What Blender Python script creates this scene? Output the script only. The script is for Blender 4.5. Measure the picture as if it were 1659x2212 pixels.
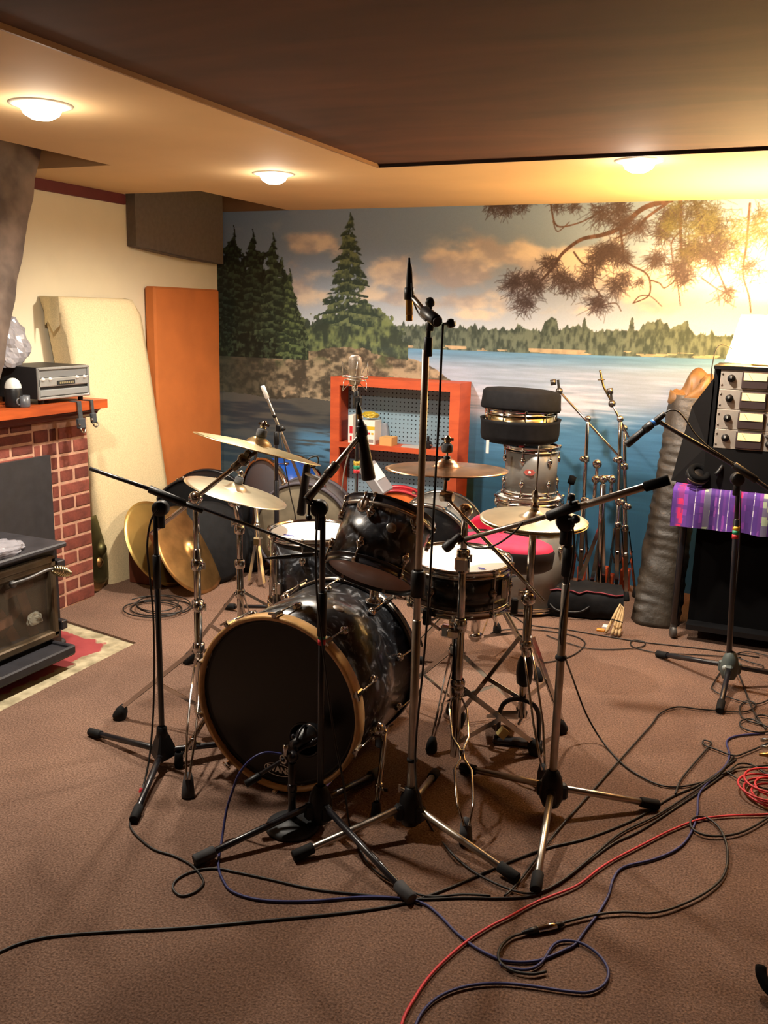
import bpy, bmesh, math, random
import numpy as np
from mathutils import Vector as V, Matrix

for o in list(bpy.data.objects): bpy.data.objects.remove(o)
SC = bpy.context.scene
COL = SC.collection
rnd = random.Random(7)

# ------------------------------------------------------------------ camera, world, exposure
# room axes: x along the mural wall, y away from the viewer, z up, metres
IW, IH, FPX = 1659, 2212, 1959.16
PITCH, ROLL, YAW = 0.21744863, -0.02445061, 0.4148845
EYE = V((0, 0, 1.5))
_f0 = V((-math.sin(YAW), math.cos(YAW), 0)); _r0 = V((math.cos(YAW), math.sin(YAW), 0))
FWD = _f0*math.cos(PITCH) + V((0, 0, -math.sin(PITCH)))
_d0 = FWD.cross(_r0)
RIGHT = _r0*math.cos(ROLL) + _d0*math.sin(ROLL)
DOWN = -_r0*math.sin(ROLL) + _d0*math.cos(ROLL)
cam = bpy.data.cameras.new('camera'); cam_o = bpy.data.objects.new('camera', cam); COL.objects.link(cam_o)
m = Matrix.Identity(4)
for i in range(3):
    m[i][0], m[i][1], m[i][2], m[i][3] = RIGHT[i], -DOWN[i], -FWD[i], EYE[i]
cam_o.matrix_world = m
cam.sensor_fit = 'VERTICAL'; cam.sensor_height = 24; cam.lens = FPX/IH*24; cam.clip_start = .05
SC.camera = cam_o
SC.view_settings.view_transform = 'Standard'; SC.view_settings.look = 'None'
SC.view_settings.gamma = 1; SC.view_settings.use_curve_mapping = False
SC.view_settings.exposure = 0.0
world = bpy.data.worlds.new('world'); SC.world = world; world.use_nodes = True
world.node_tree.nodes['Background'].inputs[0].default_value = (.02, .017, .015, 1)
world.node_tree.nodes['Background'].inputs[1].default_value = .3
CAN_W, LAMP_W = 52, 150          # watts of each ceiling flood and of the table lamp
CAN_COL, LAMP_COL = (1, .90, .76), (1, .68, .33)

# survey helpers: where a sight line of the photograph meets a real plane of the room
def sight(px, py): return RIGHT*(px-IW/2) + DOWN*(py-IH/2) + FWD*FPX
def F(px, py, z=0.0):
    d = sight(px, py); return EYE + d*((z-EYE.z)/d.z)
def WY(px, py, y):
    d = sight(px, py); return EYE + d*(y/d.y)
def WX(px, py, x):
    d = sight(px, py); return EYE + d*(x/d.x)
def at(px, py, P, dd=0.0):
    d = sight(px, py); return EYE + d*(((V(P)-EYE).dot(_f0)+dd)/d.dot(_f0))

# ------------------------------------------------------------------ materials
def lin(c):
    if isinstance(c, str): c = tuple(int(c[i:i+2], 16)/255 for i in (0, 2, 4))
    return tuple((x/12.92 if x <= .04045 else ((x+.055)/1.055)**2.4) for x in c) + (1,)
def mat(name, col, rough=.5, metal=0, var=0, vs=8, bump=0, bs=60, col2=None, coat=0, trans=0, emit=0, ecol=None, alpha=1, spec=None, detail=4, lo=.35, hi=.65):
    M = bpy.data.materials.new(name); M.use_nodes = True
    nt = M.node_tree; b = nt.nodes['Principled BSDF']
    b.inputs['Base Color'].default_value = lin(col)
    b.inputs['Roughness'].default_value = rough; b.inputs['Metallic'].default_value = metal
    b.inputs['Coat Weight'].default_value = coat; b.inputs['Coat Roughness'].default_value = .06
    b.inputs['Transmission Weight'].default_value = trans; b.inputs['Alpha'].default_value = alpha
    if spec is not None: b.inputs['Specular IOR Level'].default_value = spec
    if emit:
        b.inputs['Emission Color'].default_value = lin(ecol or col); b.inputs['Emission Strength'].default_value = emit
    tc = nt.nodes.new('ShaderNodeTexCoord')
    if var or col2:
        n = nt.nodes.new('ShaderNodeTexNoise'); n.inputs['Scale'].default_value = vs; n.inputs['Detail'].default_value = detail
        nt.links.new(tc.outputs['Object'], n.inputs['Vector'])
        r = nt.nodes.new('ShaderNodeValToRGB'); r.color_ramp.elements[0].position = lo; r.color_ramp.elements[1].position = hi
        c = lin(col)
        a = lin(col2) if col2 else tuple(min(1, x*(1+var)) for x in c[:3])+(1,)
        d = c if col2 else tuple(x*(1-var) for x in c[:3])+(1,)
        r.color_ramp.elements[0].color = d; r.color_ramp.elements[1].color = a
        nt.links.new(n.outputs['Fac'], r.inputs['Fac']); nt.links.new(r.outputs['Color'], b.inputs['Base Color'])
    if bump:
        n = nt.nodes.new('ShaderNodeTexNoise'); n.inputs['Scale'].default_value = bs; n.inputs['Detail'].default_value = 3
        nt.links.new(tc.outputs['Object'], n.inputs['Vector'])
        u = nt.nodes.new('ShaderNodeBump'); u.inputs['Strength'].default_value = bump; u.inputs['Distance'].default_value = .004
        nt.links.new(n.outputs['Fac'], u.inputs['Height']); nt.links.new(u.outputs['Normal'], b.inputs['Normal'])
    return M

CHROME = mat('chrome', 'c9c6c2', .13, 1, var=.04)
NICKEL = mat('brushed_steel', 'b3aca2', .34, 1, var=.1, vs=30)
BLACKMETAL = mat('black_enamel', '16151a', .32, 0, var=.2, coat=.3)
BLACKPLASTIC = mat('black_plastic', '101012', .45, var=.3, spec=.35)
RUBBER = mat('dark_rubber', '161617', .8, var=.3, vs=40, spec=.25)
GREYRUBBER = mat('grey_rubber', '3c3c3e', .8, var=.2, vs=40)
def pearl_mat():
    M = mat('black_pearl', '101014', .3, coat=.75, spec=.5)
    nt = M.node_tree; b = nt.nodes['Principled BSDF']
    tc = nt.nodes.new('ShaderNodeTexCoord')
    n = nt.nodes.new('ShaderNodeTexNoise'); n.inputs['Scale'].default_value = 17; n.inputs['Detail'].default_value = 6; n.inputs['Distortion'].default_value = 1.9
    nt.links.new(tc.outputs['Object'], n.inputs['Vector'])
    r = nt.nodes.new('ShaderNodeValToRGB'); e = r.color_ramp.elements
    e[0].position = .40; e[0].color = lin('0b0b0e'); e[1].position = .68; e[1].color = lin('8b9098')
    k = e.new(.56); k.color = lin('24262b')
    nt.links.new(n.outputs['Fac'], r.inputs['Fac']); nt.links.new(r.outputs['Color'], b.inputs['Base Color'])
    b.inputs['Coat Roughness'].default_value = .12
    return M
PEARL = pearl_mat()
MAPLE = mat('maple_hoop', 'c79a62', .35, var=.2, vs=20, coat=.4)
DARKHEAD = mat('black_drum_head', '151312', .28, var=.1, spec=.4)
WHITEHEAD = mat('coated_white_head', 'efeae2', .6, var=.03)
CLEARHEAD = mat('clear_drum_head', 'bd9380', .42, var=.12, coat=.15, spec=.5)
SILVERSHELL = mat('grey_shell', '75726c', .3, var=.1, vs=12, coat=.3)
BRASS = mat('cymbal_bronze', 'd2bb8a', .27, 1, var=.12, vs=9, detail=8)
PALEBRASS = mat('cymbal_pale', 'e3d6b8', .33, 1, var=.08, vs=14)
OLDBRASS = mat('cymbal_aged', 'b3905f', .36, 1, var=.25, vs=11, detail=8)
GREENBRASS = mat('cymbal_dull', '77744f', .42, 1, var=.2, vs=9)
FELT = mat('grey_felt', '4a4a4c', .95, var=.2, vs=60)
BLACKFOAM = mat('black_foam', '0b0b0c', .95, var=.3, vs=90, spec=.15)
BLACKCLOTH = mat('black_nylon', '121214', .75, var=.25, vs=25, bump=.5, bs=25, spec=.2)
TAPE_G, TAPE_Y, TAPE_R = mat('green_tape', '1f8a63', .5), mat('yellow_tape', 'd8b23a', .5), mat('red_tape', 'c22a35', .5)
CABLE_K = mat('black_cable', '1a1613', .55, var=.1)
CABLE_B = mat('blue_cable', '2c2f63', .55, var=.1)
CABLE_R = mat('red_cable', 'cf2f38', .55, var=.1)
GOLD = mat('champagne_metal', 'b08d52', .3, 1, var=.05)
WHITEPLASTIC = mat('white_plastic', 'e4e0d8', .45, var=.03)

# ------------------------------------------------------------------ geometry helpers
def frame(ax, ref=None):
    w = V(ax).normalized()
    r = V(ref) if ref is not None else (V((0, 0, 1)) if abs(w.z) < .95 else V((1, 0, 0)))
    u = (r - w*r.dot(w)); 
    if u.length < 1e-6: u = w.orthogonal()
    u.normalize(); return u, w.cross(u), w
def spline(P, n=6, closed=False):
    P = [V(p) for p in P]; out = []; N = len(P)
    seg = N if closed else N-1
    for i in range(seg):
        g = (lambda k: P[k % N]) if closed else (lambda k: P[max(0, min(N-1, k))])
        a, b, c, d = g(i-1), g(i), g(i+1), g(i+2)
        for j in range(n):
            t = j/n
            out.append(.5*((2*b)+(c-a)*t+(2*a-5*b+4*c-d)*t*t+(3*b-a-3*c+d)*t**3))
    if not closed: out.append(P[-1])
    return out
class MB:
    def __init__(s): s.v = []; s.f = []; s.sm = []
    def add(s, vs, fs, smooth=False):
        o = len(s.v); s.v += [V(p) for p in vs]; s.f += [tuple(i+o for i in f) for f in fs]; s.sm += [smooth]*len(fs); return s
    def lathe(s, prof, o, ax=(0, 0, 1), n=24, ref=None, a0=0, a1=None, smooth=True):
        u, v, w = frame(ax, ref); o = V(o); vs = []; fs = []
        full = a1 is None; m = n if full else n+1
        for r, z in prof:
            for k in range(m):
                a = a0 + (2*math.pi if full else a1-a0)*k/n
                vs.append(o + w*z + (u*math.cos(a)+v*math.sin(a))*max(r, 1e-5))
        for i in range(len(prof)-1):
            for k in range(n):
                k2 = (k+1) % m
                fs.append((i*m+k, i*m+k2, (i+1)*m+k2, (i+1)*m+k))
        return s.add(vs, fs, smooth)
    def tube(s, a, b, r, r2=None, n=12):
        a, b = V(a), V(b); L = (b-a).length; r2 = r if r2 is None else r2
        if L < 1e-6: return s
        e = min(r, r2, L/2)*.15
        s.lathe([(0, 0), (r-e, 0)], a, b-a, n, smooth=False)
        s.lathe([(r-e, 0), (r, e), (r2, L-e), (r2-e, L)], a, b-a, n)
        return s.lathe([(r2-e, L), (0, L)], a, b-a, n, smooth=False)
    def path(s, P, r, n=6, closed=False):
        P = [V(p) for p in P]; N = len(P); vs = []; u = None
        for i, p in enumerate(P):
            t = (P[(i+1) % N]-P[i-1]) if closed else (P[min(i+1, N-1)]-P[max(i-1, 0)])
            if t.length < 1e-9: t = V((0, 0, 1))
            t.normalize()
            if u is None: u = t.orthogonal().normalized()
            u = u - t*u.dot(t)
            if u.length < 1e-6: u = t.orthogonal()
            u.normalize(); w = t.cross(u)
            rr = r[i] if isinstance(r, (list, tuple)) else r
            for k in range(n):
                a = 2*math.pi*k/n; vs.append(p+(u*math.cos(a)+w*math.sin(a))*rr)
        fs = [(i*n+k, i*n+(k+1) % n, ((i+1) % N)*n+(k+1) % n, ((i+1) % N)*n+k) for i in range(N if closed else N-1) for k in range(n)]
        if not closed: fs += [tuple(range(n-1, -1, -1)), tuple(range((N-1)*n, N*n))]
        return s.add(vs, fs, True)
    def box(s, c, sx, sy, sz, ax=None, bev=0.0):
        c = V(c); X, Y, Z = ax if ax else (V((1, 0, 0)), V((0, 1, 0)), V((0, 0, 1)))
        h = (sx/2, sy/2, sz/2)
        if bev <= 0:
            vs = [c+X*(i*h[0])+Y*(j*h[1])+Z*(k*h[2]) for i in (-1, 1) for j in (-1, 1) for k in (-1, 1)]
            return s.add(vs, [(0, 1, 3, 2), (4, 6, 7, 5), (0, 4, 5, 1), (2, 3, 7, 6), (0, 2, 6, 4), (1, 5, 7, 3)])
        bev = min(bev, min(h)*.95)
        idx = {}; vs = []
        for i in (-1, 1):
            for j in (-1, 1):
                for k in (-1, 1):
                    for d in range(3):
                        q = [i*h[0], j*h[1], k*h[2]]
                        for e in range(3):
                            if e != d: q[e] -= (i, j, k)[e]*bev
                        idx[(i, j, k, d)] = len(vs); vs.append(c+X*q[0]+Y*q[1]+Z*q[2])
        fs = []
        def face(d, sg):
            o = [e for e in range(3) if e != d]; r = []
            for a, b in ((-1, -1), (1, -1), (1, 1), (-1, 1)):
                q = [0, 0, 0]; q[d] = sg; q[o[0]] = a; q[o[1]] = b; r.append(idx[(*q, d)])
            fs.append(tuple(r))
        for d in range(3):
            for sg in (-1, 1): face(d, sg)
        for d in range(3):          # edges along axis d
            o = [e for e in range(3) if e != d]
            for a in (-1, 1):
                for b in (-1, 1):
                    r = []
                    for e, t in ((o[0], -1), (o[1], -1), (o[1], 1), (o[0], 1)):
                        q = [0, 0, 0]; q[d] = t; q[o[0]] = a; q[o[1]] = b; r.append(idx[(*q, e)])
                    fs.append(tuple(r))
        for i in (-1, 1):
            for j in (-1, 1):
                for k in (-1, 1): fs.append(tuple(idx[(i, j, k, d)] for d in range(3)))
        return s.add(vs, fs)
    def bar(s, a, b, w, t, ref=None, bev=0):
        a, b = V(a), V(b); u, v, d = frame(b-a, ref)
        return s.box((a+b)/2, t, w, (b-a).length, (u, v, d), bev)
    def ball(s, c, r, n=12, ax=(0, 0, 1), sq=1.0):
        m = max(4, n//2)
        return s.lathe([(r*math.sin(math.pi*i/m), -r*sq*math.cos(math.pi*i/m)) for i in range(m+1)], c, ax, n)
    def torus(s, c, ax, R, r, n=32, k=8, a0=0, a1=None, ref=None, sz=1.0):
        u, v, w = frame(ax, ref); c = V(c)
        N = n if a1 is None else n+1
        if a1 is None:
            prof = [(R+r*math.cos(2*math.pi*i/k), r*sz*math.sin(2*math.pi*i/k)) for i in range(k+1)]
            return s.lathe(prof, c, w, n, u)
        return s.path([c+(u*math.cos(a0+(a1-a0)*i/n)+v*math.sin(a0+(a1-a0)*i/n))*R for i in range(N)], r, k)
    def prism(s, P, vec):
        P = [V(p) for p in P]; n = len(P); vec = V(vec)
        return s.add(P+[p+vec for p in P], [tuple(range(n-1, -1, -1)), tuple(range(n, 2*n))]+[(i, (i+1) % n, n+(i+1) % n, n+i) for i in range(n)])
    def sheet(s, g, smooth=True):          # grid of points
        a, b = len(g), len(g[0])
        return s.add([p for r in g for p in r], [(i*b+j, i*b+j+1, (i+1)*b+j+1, (i+1)*b+j) for i in range(a-1) for j in range(b-1)], smooth)
def build(name, mb, material, origin=(0, 0, 0), clean=True):
    o = V(origin); me = bpy.data.meshes.new(name)
    me.from_pydata([tuple(p-o) for p in mb.v], [], mb.f)
    me.polygons.foreach_set('use_smooth', mb.sm)
    if clean:
        bm = bmesh.new(); bm.from_mesh(me); bmesh.ops.remove_doubles(bm, verts=bm.verts, dist=1e-5)
        bmesh.ops.recalc_face_normals(bm, faces=bm.faces); bm.to_mesh(me); bm.free()
    me.materials.append(material); me.update()
    ob = bpy.data.objects.new(name, me); COL.objects.link(ob); return ob
def thing(name, label, cat, loc, group=None):
    o = bpy.data.objects.new(name, None); COL.objects.link(o); o.location = V(loc); o.empty_display_size = .05
    o['label'] = label; o['category'] = cat
    if group: o['group'] = group
    return o
def root_loc(o):
    p = V(o.location)
    while o.parent: o = o.parent; p = p + V(o.location)
    return p
def part(parent, name, mb, material, label=None):
    ob = build(name, mb, material, root_loc(parent)); ob.parent = parent
    if label: ob['label'] = label
    return ob
def solo(name, label, cat, mb, material, loc=None, group=None):
    lo = V(loc) if loc is not None else V((sum(p.x for p in mb.v)/len(mb.v), sum(p.y for p in mb.v)/len(mb.v), min(p.z for p in mb.v)))
    o = build(name, mb, material, lo); o.location = lo; o['label'] = label; o['category'] = cat
    if group: o['group'] = group
    return o
def struct(name, mb, material, label=None, clean=True):
    o = build(name, mb, material, clean=clean); o['kind'] = 'structure'
    if label: o['label'] = label
    return o
def light(name, kind, loc, watts, col, parent=None, rot=None, **kw):
    d = bpy.data.lights.new(name, kind); d.energy = watts; d.color = col
    for k, v in kw.items(): setattr(d, k, v)
    o = bpy.data.objects.new(name, d); COL.objects.link(o); o.location = V(loc)-(root_loc(parent) if parent else V())
    if rot: o.rotation_euler = rot
    o.parent = parent; return o

# ------------------------------------------------------------------ room shell
XL, YB, ZC, XR, YF, ZU = -3.5, 5.15, 2.1, 2.6, -2.2, 2.32
CREAM = mat('cream_ceiling_paint', 'd8b585', .8, var=.05, vs=2)
WALLPAINT = mat('cream_wall_paint', 'e6dbbd', .8, var=.04, vs=3)
TANPAINT = mat('tan_wall_paint', '8a6a4c', .8, var=.06)
def box_ab(mb, a, b): return mb.box([(a[i]+b[i])/2 for i in range(3)], *[b[i]-a[i] for i in range(3)])
struct('wall_left', box_ab(MB(), (XL-.1, YF, -.05), (XL, YB+.1, ZU)), WALLPAINT)
struct('wall_back', box_ab(MB(), (XL-.1, YB, -.05), (XR+.1, YB+.1, ZU)), TANPAINT)
struct('wall_right', box_ab(MB(), (XR, YF, -.05), (XR+.1, YB, ZU)), TANPAINT)
struct('wall_front', box_ab(MB(), (XL, YF-.1, -.05), (XR+.1, YF, ZU)), TANPAINT)
cb = MB()
RX, RY = -1.71, 3.73
for a, b in (((XL, 3.364), (-2.963, 4.215)), ((-2.963, 3.364), (-2.835, YB)), ((-2.835, YF), (RX, YB)), ((RX, RY), (XR, YB)), ((XL, YF), (-2.835, .4))):
    box_ab(cb, (*a, ZC), (*b, ZU))
struct('ceiling', cb, CREAM)
struct('ceiling_upper', box_ab(MB(), (XL-.1, YF-.1, ZU), (XR+.1, YB+.1, ZU+.05)), mat('upper_ceiling', '6b5a4a', .9, var=.1))
def wood_mat(name, c1, c2, sc=(1.2, 14, 14), rough=.55, bump=.1):
    M = mat(name, c1, rough); nt = M.node_tree; b = nt.nodes['Principled BSDF']
    tc = nt.nodes.new('ShaderNodeTexCoord'); mp = nt.nodes.new('ShaderNodeMapping'); mp.inputs['Scale'].default_value = sc
    n = nt.nodes.new('ShaderNodeTexNoise'); n.inputs['Scale'].default_value = 1; n.inputs['Detail'].default_value = 6; n.inputs['Distortion'].default_value = .6
    r = nt.nodes.new('ShaderNodeValToRGB'); r.color_ramp.elements[0].position = .3; r.color_ramp.elements[1].position = .7
    r.color_ramp.elements[0].color = lin(c1); r.color_ramp.elements[1].color = lin(c2)
    nt.links.new(tc.outputs['Object'], mp.inputs[0]); nt.links.new(mp.outputs[0], n.inputs['Vector'])
    nt.links.new(n.outputs['Fac'], r.inputs['Fac']); nt.links.new(r.outputs['Color'], b.inputs['Base Color'])
    return M
struct('ceiling_panel', box_ab(MB(), (RX, YF, ZC+.012), (XR, RY, ZU-.02)), wood_mat('brown_ceiling_board', '42230f', '5c341d', (1.6, 6, 6), .8))
struct('trim_2', box_ab(MB(), (RX-.001, YF, ZC-.002), (RX+.008, RY, ZC+.016)), mat('tan_wood_trim', '9a7048', .6, var=.1))
struct('trim_3', box_ab(MB(), (RX+.008, RY-.006, ZC-.001), (XR, RY+.001, ZC+.016)), mat('dark_wood_trim', '2e1c14', .7, var=.1))
struct('trim_1', box_ab(MB(), (XL, 3.4, 2.046), (XL+.02, 4.24, ZC)), mat('maroon_trim', '5c1a1f', .6, var=.1))

# carpet with the hearth cut out of it
def carpet_mat():
    M = mat('brown_carpet', '7d5e4b', .98, spec=.1)
    nt = M.node_tree; b = nt.nodes['Principled BSDF']; tc = nt.nodes.new('ShaderNodeTexCoord')
    a = nt.nodes.new('ShaderNodeTexNoise'); a.inputs['Scale'].default_value = 170; a.inputs['Detail'].default_value = 3
    l = nt.nodes.new('ShaderNodeTexNoise'); l.inputs['Scale'].default_value = 3.2; l.inputs['Detail'].default_value = 5
    ra = nt.nodes.new('ShaderNodeValToRGB'); ra.color_ramp.elements[0].position = .3; ra.color_ramp.elements[1].position = .7
    ra.color_ramp.elements[0].color = lin('574237'); ra.color_ramp.elements[1].color = lin('8a6f60')
    rl = nt.nodes.new('ShaderNodeValToRGB'); rl.color_ramp.elements[0].position = .3; rl.color_ramp.elements[1].position = .7
    rl.color_ramp.elements[0].color = (.82, .8, .8, 1); rl.color_ramp.elements[1].color = (1.05, 1.03, 1, 1)
    mx = nt.nodes.new('ShaderNodeMix'); mx.data_type = 'RGBA'; mx.blend_type = 'MULTIPLY'; mx.inputs[0].default_value = 1
    for n in (a, l): nt.links.new(tc.outputs['Object'], n.inputs['Vector'])
    nt.links.new(a.outputs['Fac'], ra.inputs[0]); nt.links.new(l.outputs['Fac'], rl.inputs[0])
    nt.links.new(ra.outputs[0], mx.inputs[6]); nt.links.new(rl.outputs[0], mx.inputs[7]); nt.links.new(mx.outputs[2], b.inputs['Base Color'])
    u = nt.nodes.new('ShaderNodeBump'); u.inputs['Strength'].default_value = .6; u.inputs['Distance'].default_value = .006
    nt.links.new(a.outputs['Fac'], u.inputs['Height']); nt.links.new(u.outputs['Normal'], b.inputs['Normal'])
    return M
HC = [(-3.5, 3.275), (-2.592, 3.123), (-2.575, 2.32), (-2.56, 1.0), (-3.5, 1.0)]
fb = MB()
def slab(pts): fb.prism([(x, y, -.014) for x, y in pts], (0, 0, .014))
slab([HC[0], HC[1], (-2.592, YB), (XL, YB)])
slab([HC[1], HC[2], HC[3], (-2.56, YF), (XR, YF), (XR, YB), (-2.592, YB)])
slab([HC[3], HC[4], (XL, YF), (-2.56, YF)])
struct('floor', fb, carpet_mat())
def hearth_mat():
    M = mat('hearth_concrete', 'b0a184', .85); nt = M.node_tree; b = nt.nodes['Principled BSDF']
    N = nt.nodes.new; L = nt.links.new
    tc = N('ShaderNodeTexCoord'); sx = N('ShaderNodeSeparateXYZ'); L(tc.outputs['Object'], sx.inputs[0])
    n = N('ShaderNodeTexNoise'); n.inputs['Scale'].default_value = 14; n.inputs['Detail'].default_value = 6; L(tc.outputs['Object'], n.inputs['Vector'])
    def mth(op, a, c, v=None):
        k = N('ShaderNodeMath'); k.operation = op
        for i, q in enumerate((a, c)):
            if hasattr(q, 'links'): L(q, k.inputs[i])
            else: k.inputs[i].default_value = q
        return k.outputs[0]
    ex = mth('SUBTRACT', -2.69, sx.outputs[0])          # metres in from the long edge
    ey = mth('SUBTRACT', mth('SUBTRACT', 3.075, sx.outputs[1]), mth('MULTIPLY', mth('ADD', sx.outputs[0], 2.75), .17))
    d = mth('ADD', mth('MINIMUM', ex, ey), mth('MULTIPLY', mth('SUBTRACT', n.outputs['Fac'], .5), .12))
    st = mth('MULTIPLY', d, 90); cl = N('ShaderNodeClamp'); L(st, cl.inputs[0])
    r = N('ShaderNodeValToRGB'); r.color_ramp.elements[0].position = .35; r.color_ramp.elements[1].position = .62
    r.color_ramp.elements[0].color = lin('7f755a'); r.color_ramp.elements[1].color = lin('b8ab8c'); L(n.outputs['Fac'], r.inputs[0])
    r2 = N('ShaderNodeValToRGB'); r2.color_ramp.elements[0].color = lin('7d262b'); r2.color_ramp.elements[1].color = lin('9c3f3f'); L(n.outputs['Fac'], r2.inputs[0])
    mx = N('ShaderNodeMix'); mx.data_type = 'RGBA'; L(cl.outputs[0], mx.inputs[0]); L(r.outputs[0], mx.inputs[6]); L(r2.outputs[0], mx.inputs[7])
    L(mx.outputs[2], b.inputs['Base Color']); return M
struct('floor_hearth', MB().prism([(x, y, -.05) for x, y in HC], (0, 0, .039)), hearth_mat(), 'bare concrete hearth with worn red paint in front of the stove')

# ------------------------------------------------------------------ mural: a printed lake photograph pasted on the wall
def make_mural():
    rs = np.random.RandomState(5)
    x0, x1, z0, z1, st = XL, .7, .42, ZC, .0036
    nx, nz = int((x1-x0)/st)+1, int((z1-z0)/st)+1
    gx = np.linspace(x0, x1, nx); gz = np.linspace(z0, z1, nz)
    X, Z = np.meshgrid(gx, gz)
    def w(px, py):
        p = WY(px, py, YB); return p.x, p.z
    def noise(sx, sz, seed, oct=4, X=X, Z=Z):
        r = np.random.RandomState(seed); out = 0; amp = 1; tot = 0
        for o in range(oct):
            G = r.rand(64, 64); u = X*sx*2**o+o*7.3; v = Z*sz*2**o+o*3.1
            i = np.floor(u).astype(int); j = np.floor(v).astype(int); fu = u-i; fv = v-j
            fu = fu*fu*(3-2*fu); fv = fv*fv*(3-2*fv)
            q = lambda a, b: G[(j+b) % 64, (i+a) % 64]
            out = out+amp*((q(0, 0)*(1-fu)+q(1, 0)*fu)*(1-fv)+(q(0, 1)*(1-fu)+q(1, 1)*fu)*fv); tot += amp; amp *= .5
        return out/tot
    def c(h): return np.array([int(h[i:i+2], 16)/255 for i in (0, 2, 4)])
    def mix(a, b, t): return a*(1-t[..., None])+b*t[..., None]
    def sst(a, b, x): t = np.clip((x-a)/(b-a), 0, 1); return t*t*(3-2*t)
    hx, hz = zip(*[w(480, 745), w(840, 750), w(1200, 764), w(1560, 775)])
    hor = np.interp(X, hx, hz)
    # sky and clouds
    t = sst(0, .62, Z-hor)
    img = mix(c('c9d7e6')+0*X[..., None], c('778fae')+0*X[..., None], t)
    cl = .58*noise(2.2, 4.6, 1, 6)+.42*noise(6.5, 11, 2, 5)
    blob = np.zeros_like(X)
    for px, py, rx, rz, a in ((680, 525, .2, .07, 1), (610, 600, .22, .12, .8), (655, 640, .16, .08, .9), (860, 590, .15, .1, .9), (840, 640, .2, .05, .7), (980, 590, .25, .1, .9), (1090, 545, .24, .12, 1), (1010, 650, .3, .05, .8), (1150, 600, .2, .08, .8), (1030, 680, .1, .03, 1), (1250, 560, .22, .12, .9), (1400, 620, .3, .1, .8), (1550, 560, .3, .15, .7), (1180, 670, .3, .04, .6)):
        bx, bz = w(px, py); blob = np.maximum(blob, a*np.exp(-((X-bx)/rx)**2-((Z-bz)/rz)**2))
    cm = sst(.44, .60, cl*.80+blob*.26)*sst(.02, .3, blob+.10)
    shade = noise(5, 9, 3, 4)
    img = mix(img, mix(c('a7a2a6')+0*img, c('efe0ca')+0*img, sst(.40, .60, shade*.55+cl*.45)), cm*.9)
    # far shore
    nr = lambda f, sd, o=3: noise(f, 0, sd, o, X, Z*0)
    ridge = hor+.125+.05*(nr(3, 8)-.5)+.035*(nr(14, 9)-.5)+.07*np.maximum(0, nr(42, 10, 2)-.52)+.05*np.maximum(0, nr(95, 15, 2)-.5)
    for px, h, wd in ((1190, .055, .055), (1262, .05, .018), (1365, .07, .016), (1420, .05, .11), (1480, .035, .06), (1250, .02, .1)):
        bx, _ = w(px, 700); ridge = np.maximum(ridge, hor+.105+(h+.04)*np.exp(-np.abs((X-bx)/wd)**2.2)+.05*(nr(50, 14, 2)-.5))
    tree = (noise(55, 24, 11, 4)-.5)
    far = mix(c('2c3832')+0*img, c('5d6a5b')+0*img, sst(-.22, .22, tree+.5*(hor+.1-Z)))
    img = mix(img, far, sst(0, .006, ridge-Z+.012*tree))
    shore = (Z-hor < .024) & (Z > hor) & (noise(7, 40, 12, 3) > .56) & (X > w(840, 750)[0])
    img[shore] = c('b9a27e')*(.8+.3*noise(40, 40, 13, 2)[shore][:, None])
    # water
    rip = noise(5, 70, 20, 4); big = noise(1.6, 7, 21, 3)
    dep = np.clip((hor-Z)/.75, 0, 1)
    water = mix(c('5585ad')+0*img, c('93a4bd')+0*img, sst(.0, .16, dep)*(1-sst(.35, .6, dep)))
    water = mix(water, c('386890')+0*img, sst(.32, .62, dep)); water = mix(water, c('224b68')+0*img, sst(.65, 1, dep))
    water = mix(water, c('b9bccb')+0*img, sst(.5, .68, big*.7+rip*.3)*(sst(.08, .2, dep)*(1-sst(.42, .6, dep)))*sst(w(980, 0)[0], w(1100, 0)[0], X))
    water = water*(1+.30*(rip-.5))[..., None]
    wl = X < w(730, 900)[0]+.12*(noise(3, 12, 22, 3)-.5)
    dark = mix(c('2b3036')+0*img, c('4a4944')+0*img, sst(.4, .65, noise(3, 26, 23, 4)))
    wxa = sst(0, .35, w(820, 900)[0]+.25*(rip-.5)-X)
    water = mix(water, dark, wxa*(1-.35*sst(.6, 1, dep)))
    px, pz = w(690, 965); pt = np.exp(-((X-px)/.17)**6-((Z-pz)/.11)**4)
    water = mix(water, c('4f83ad')+0*img, pt*sst(.35, .55, rip))
    img = mix(img, water, sst(0, .004, hor-Z))
    # rocky point
    tx, tz = zip(*[w(*p) for p in ((470, 745), (600, 765), (680, 748), (760, 742), (830, 762), (880, 775), (930, 790), (975, 822), (985, 828))])
    bx, bz = zip(*[w(*p) for p in ((470, 845), (540, 852), (600, 862), (660, 858), (730, 868), (860, 850), (940, 835), (985, 829))])
    n1 = noise(9, 16, 30, 5); n2 = noise(34, 40, 31, 4)
    top = np.interp(X, tx, tz)+.03*(n1-.5); bot = np.interp(X, bx, bz)+.012*(n2-.5)
    rock = mix(c('3a352c')+0*img, c('9a8a6e')+0*img, sst(.36, .66, n1*.5+n2*.5))
    rock = mix(rock, c('b59a78')+0*img, sst(.56, .7, n2)*sst(.0, .1, bot+.09-Z)*sst(w(595, 0)[0]-.02, w(610, 0)[0], X))
    rock = mix(rock, c('3d4a30')+0*img, sst(.5, .62, noise(7, 12, 33, 4))*sst(-.14, 0, Z-top)*(X < w(870, 0)[0]))
    rock = mix(rock, c('23261f')+0*img, (1-sst(w(520, 0)[0], w(640, 0)[0], X))*.75)
    img = mix(img, rock, ((Z < top) & (Z > bot) & (X < bx[-1])).astype(float))
    # undergrowth on the point
    sh = noise(14, 12, 41, 4)
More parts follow.
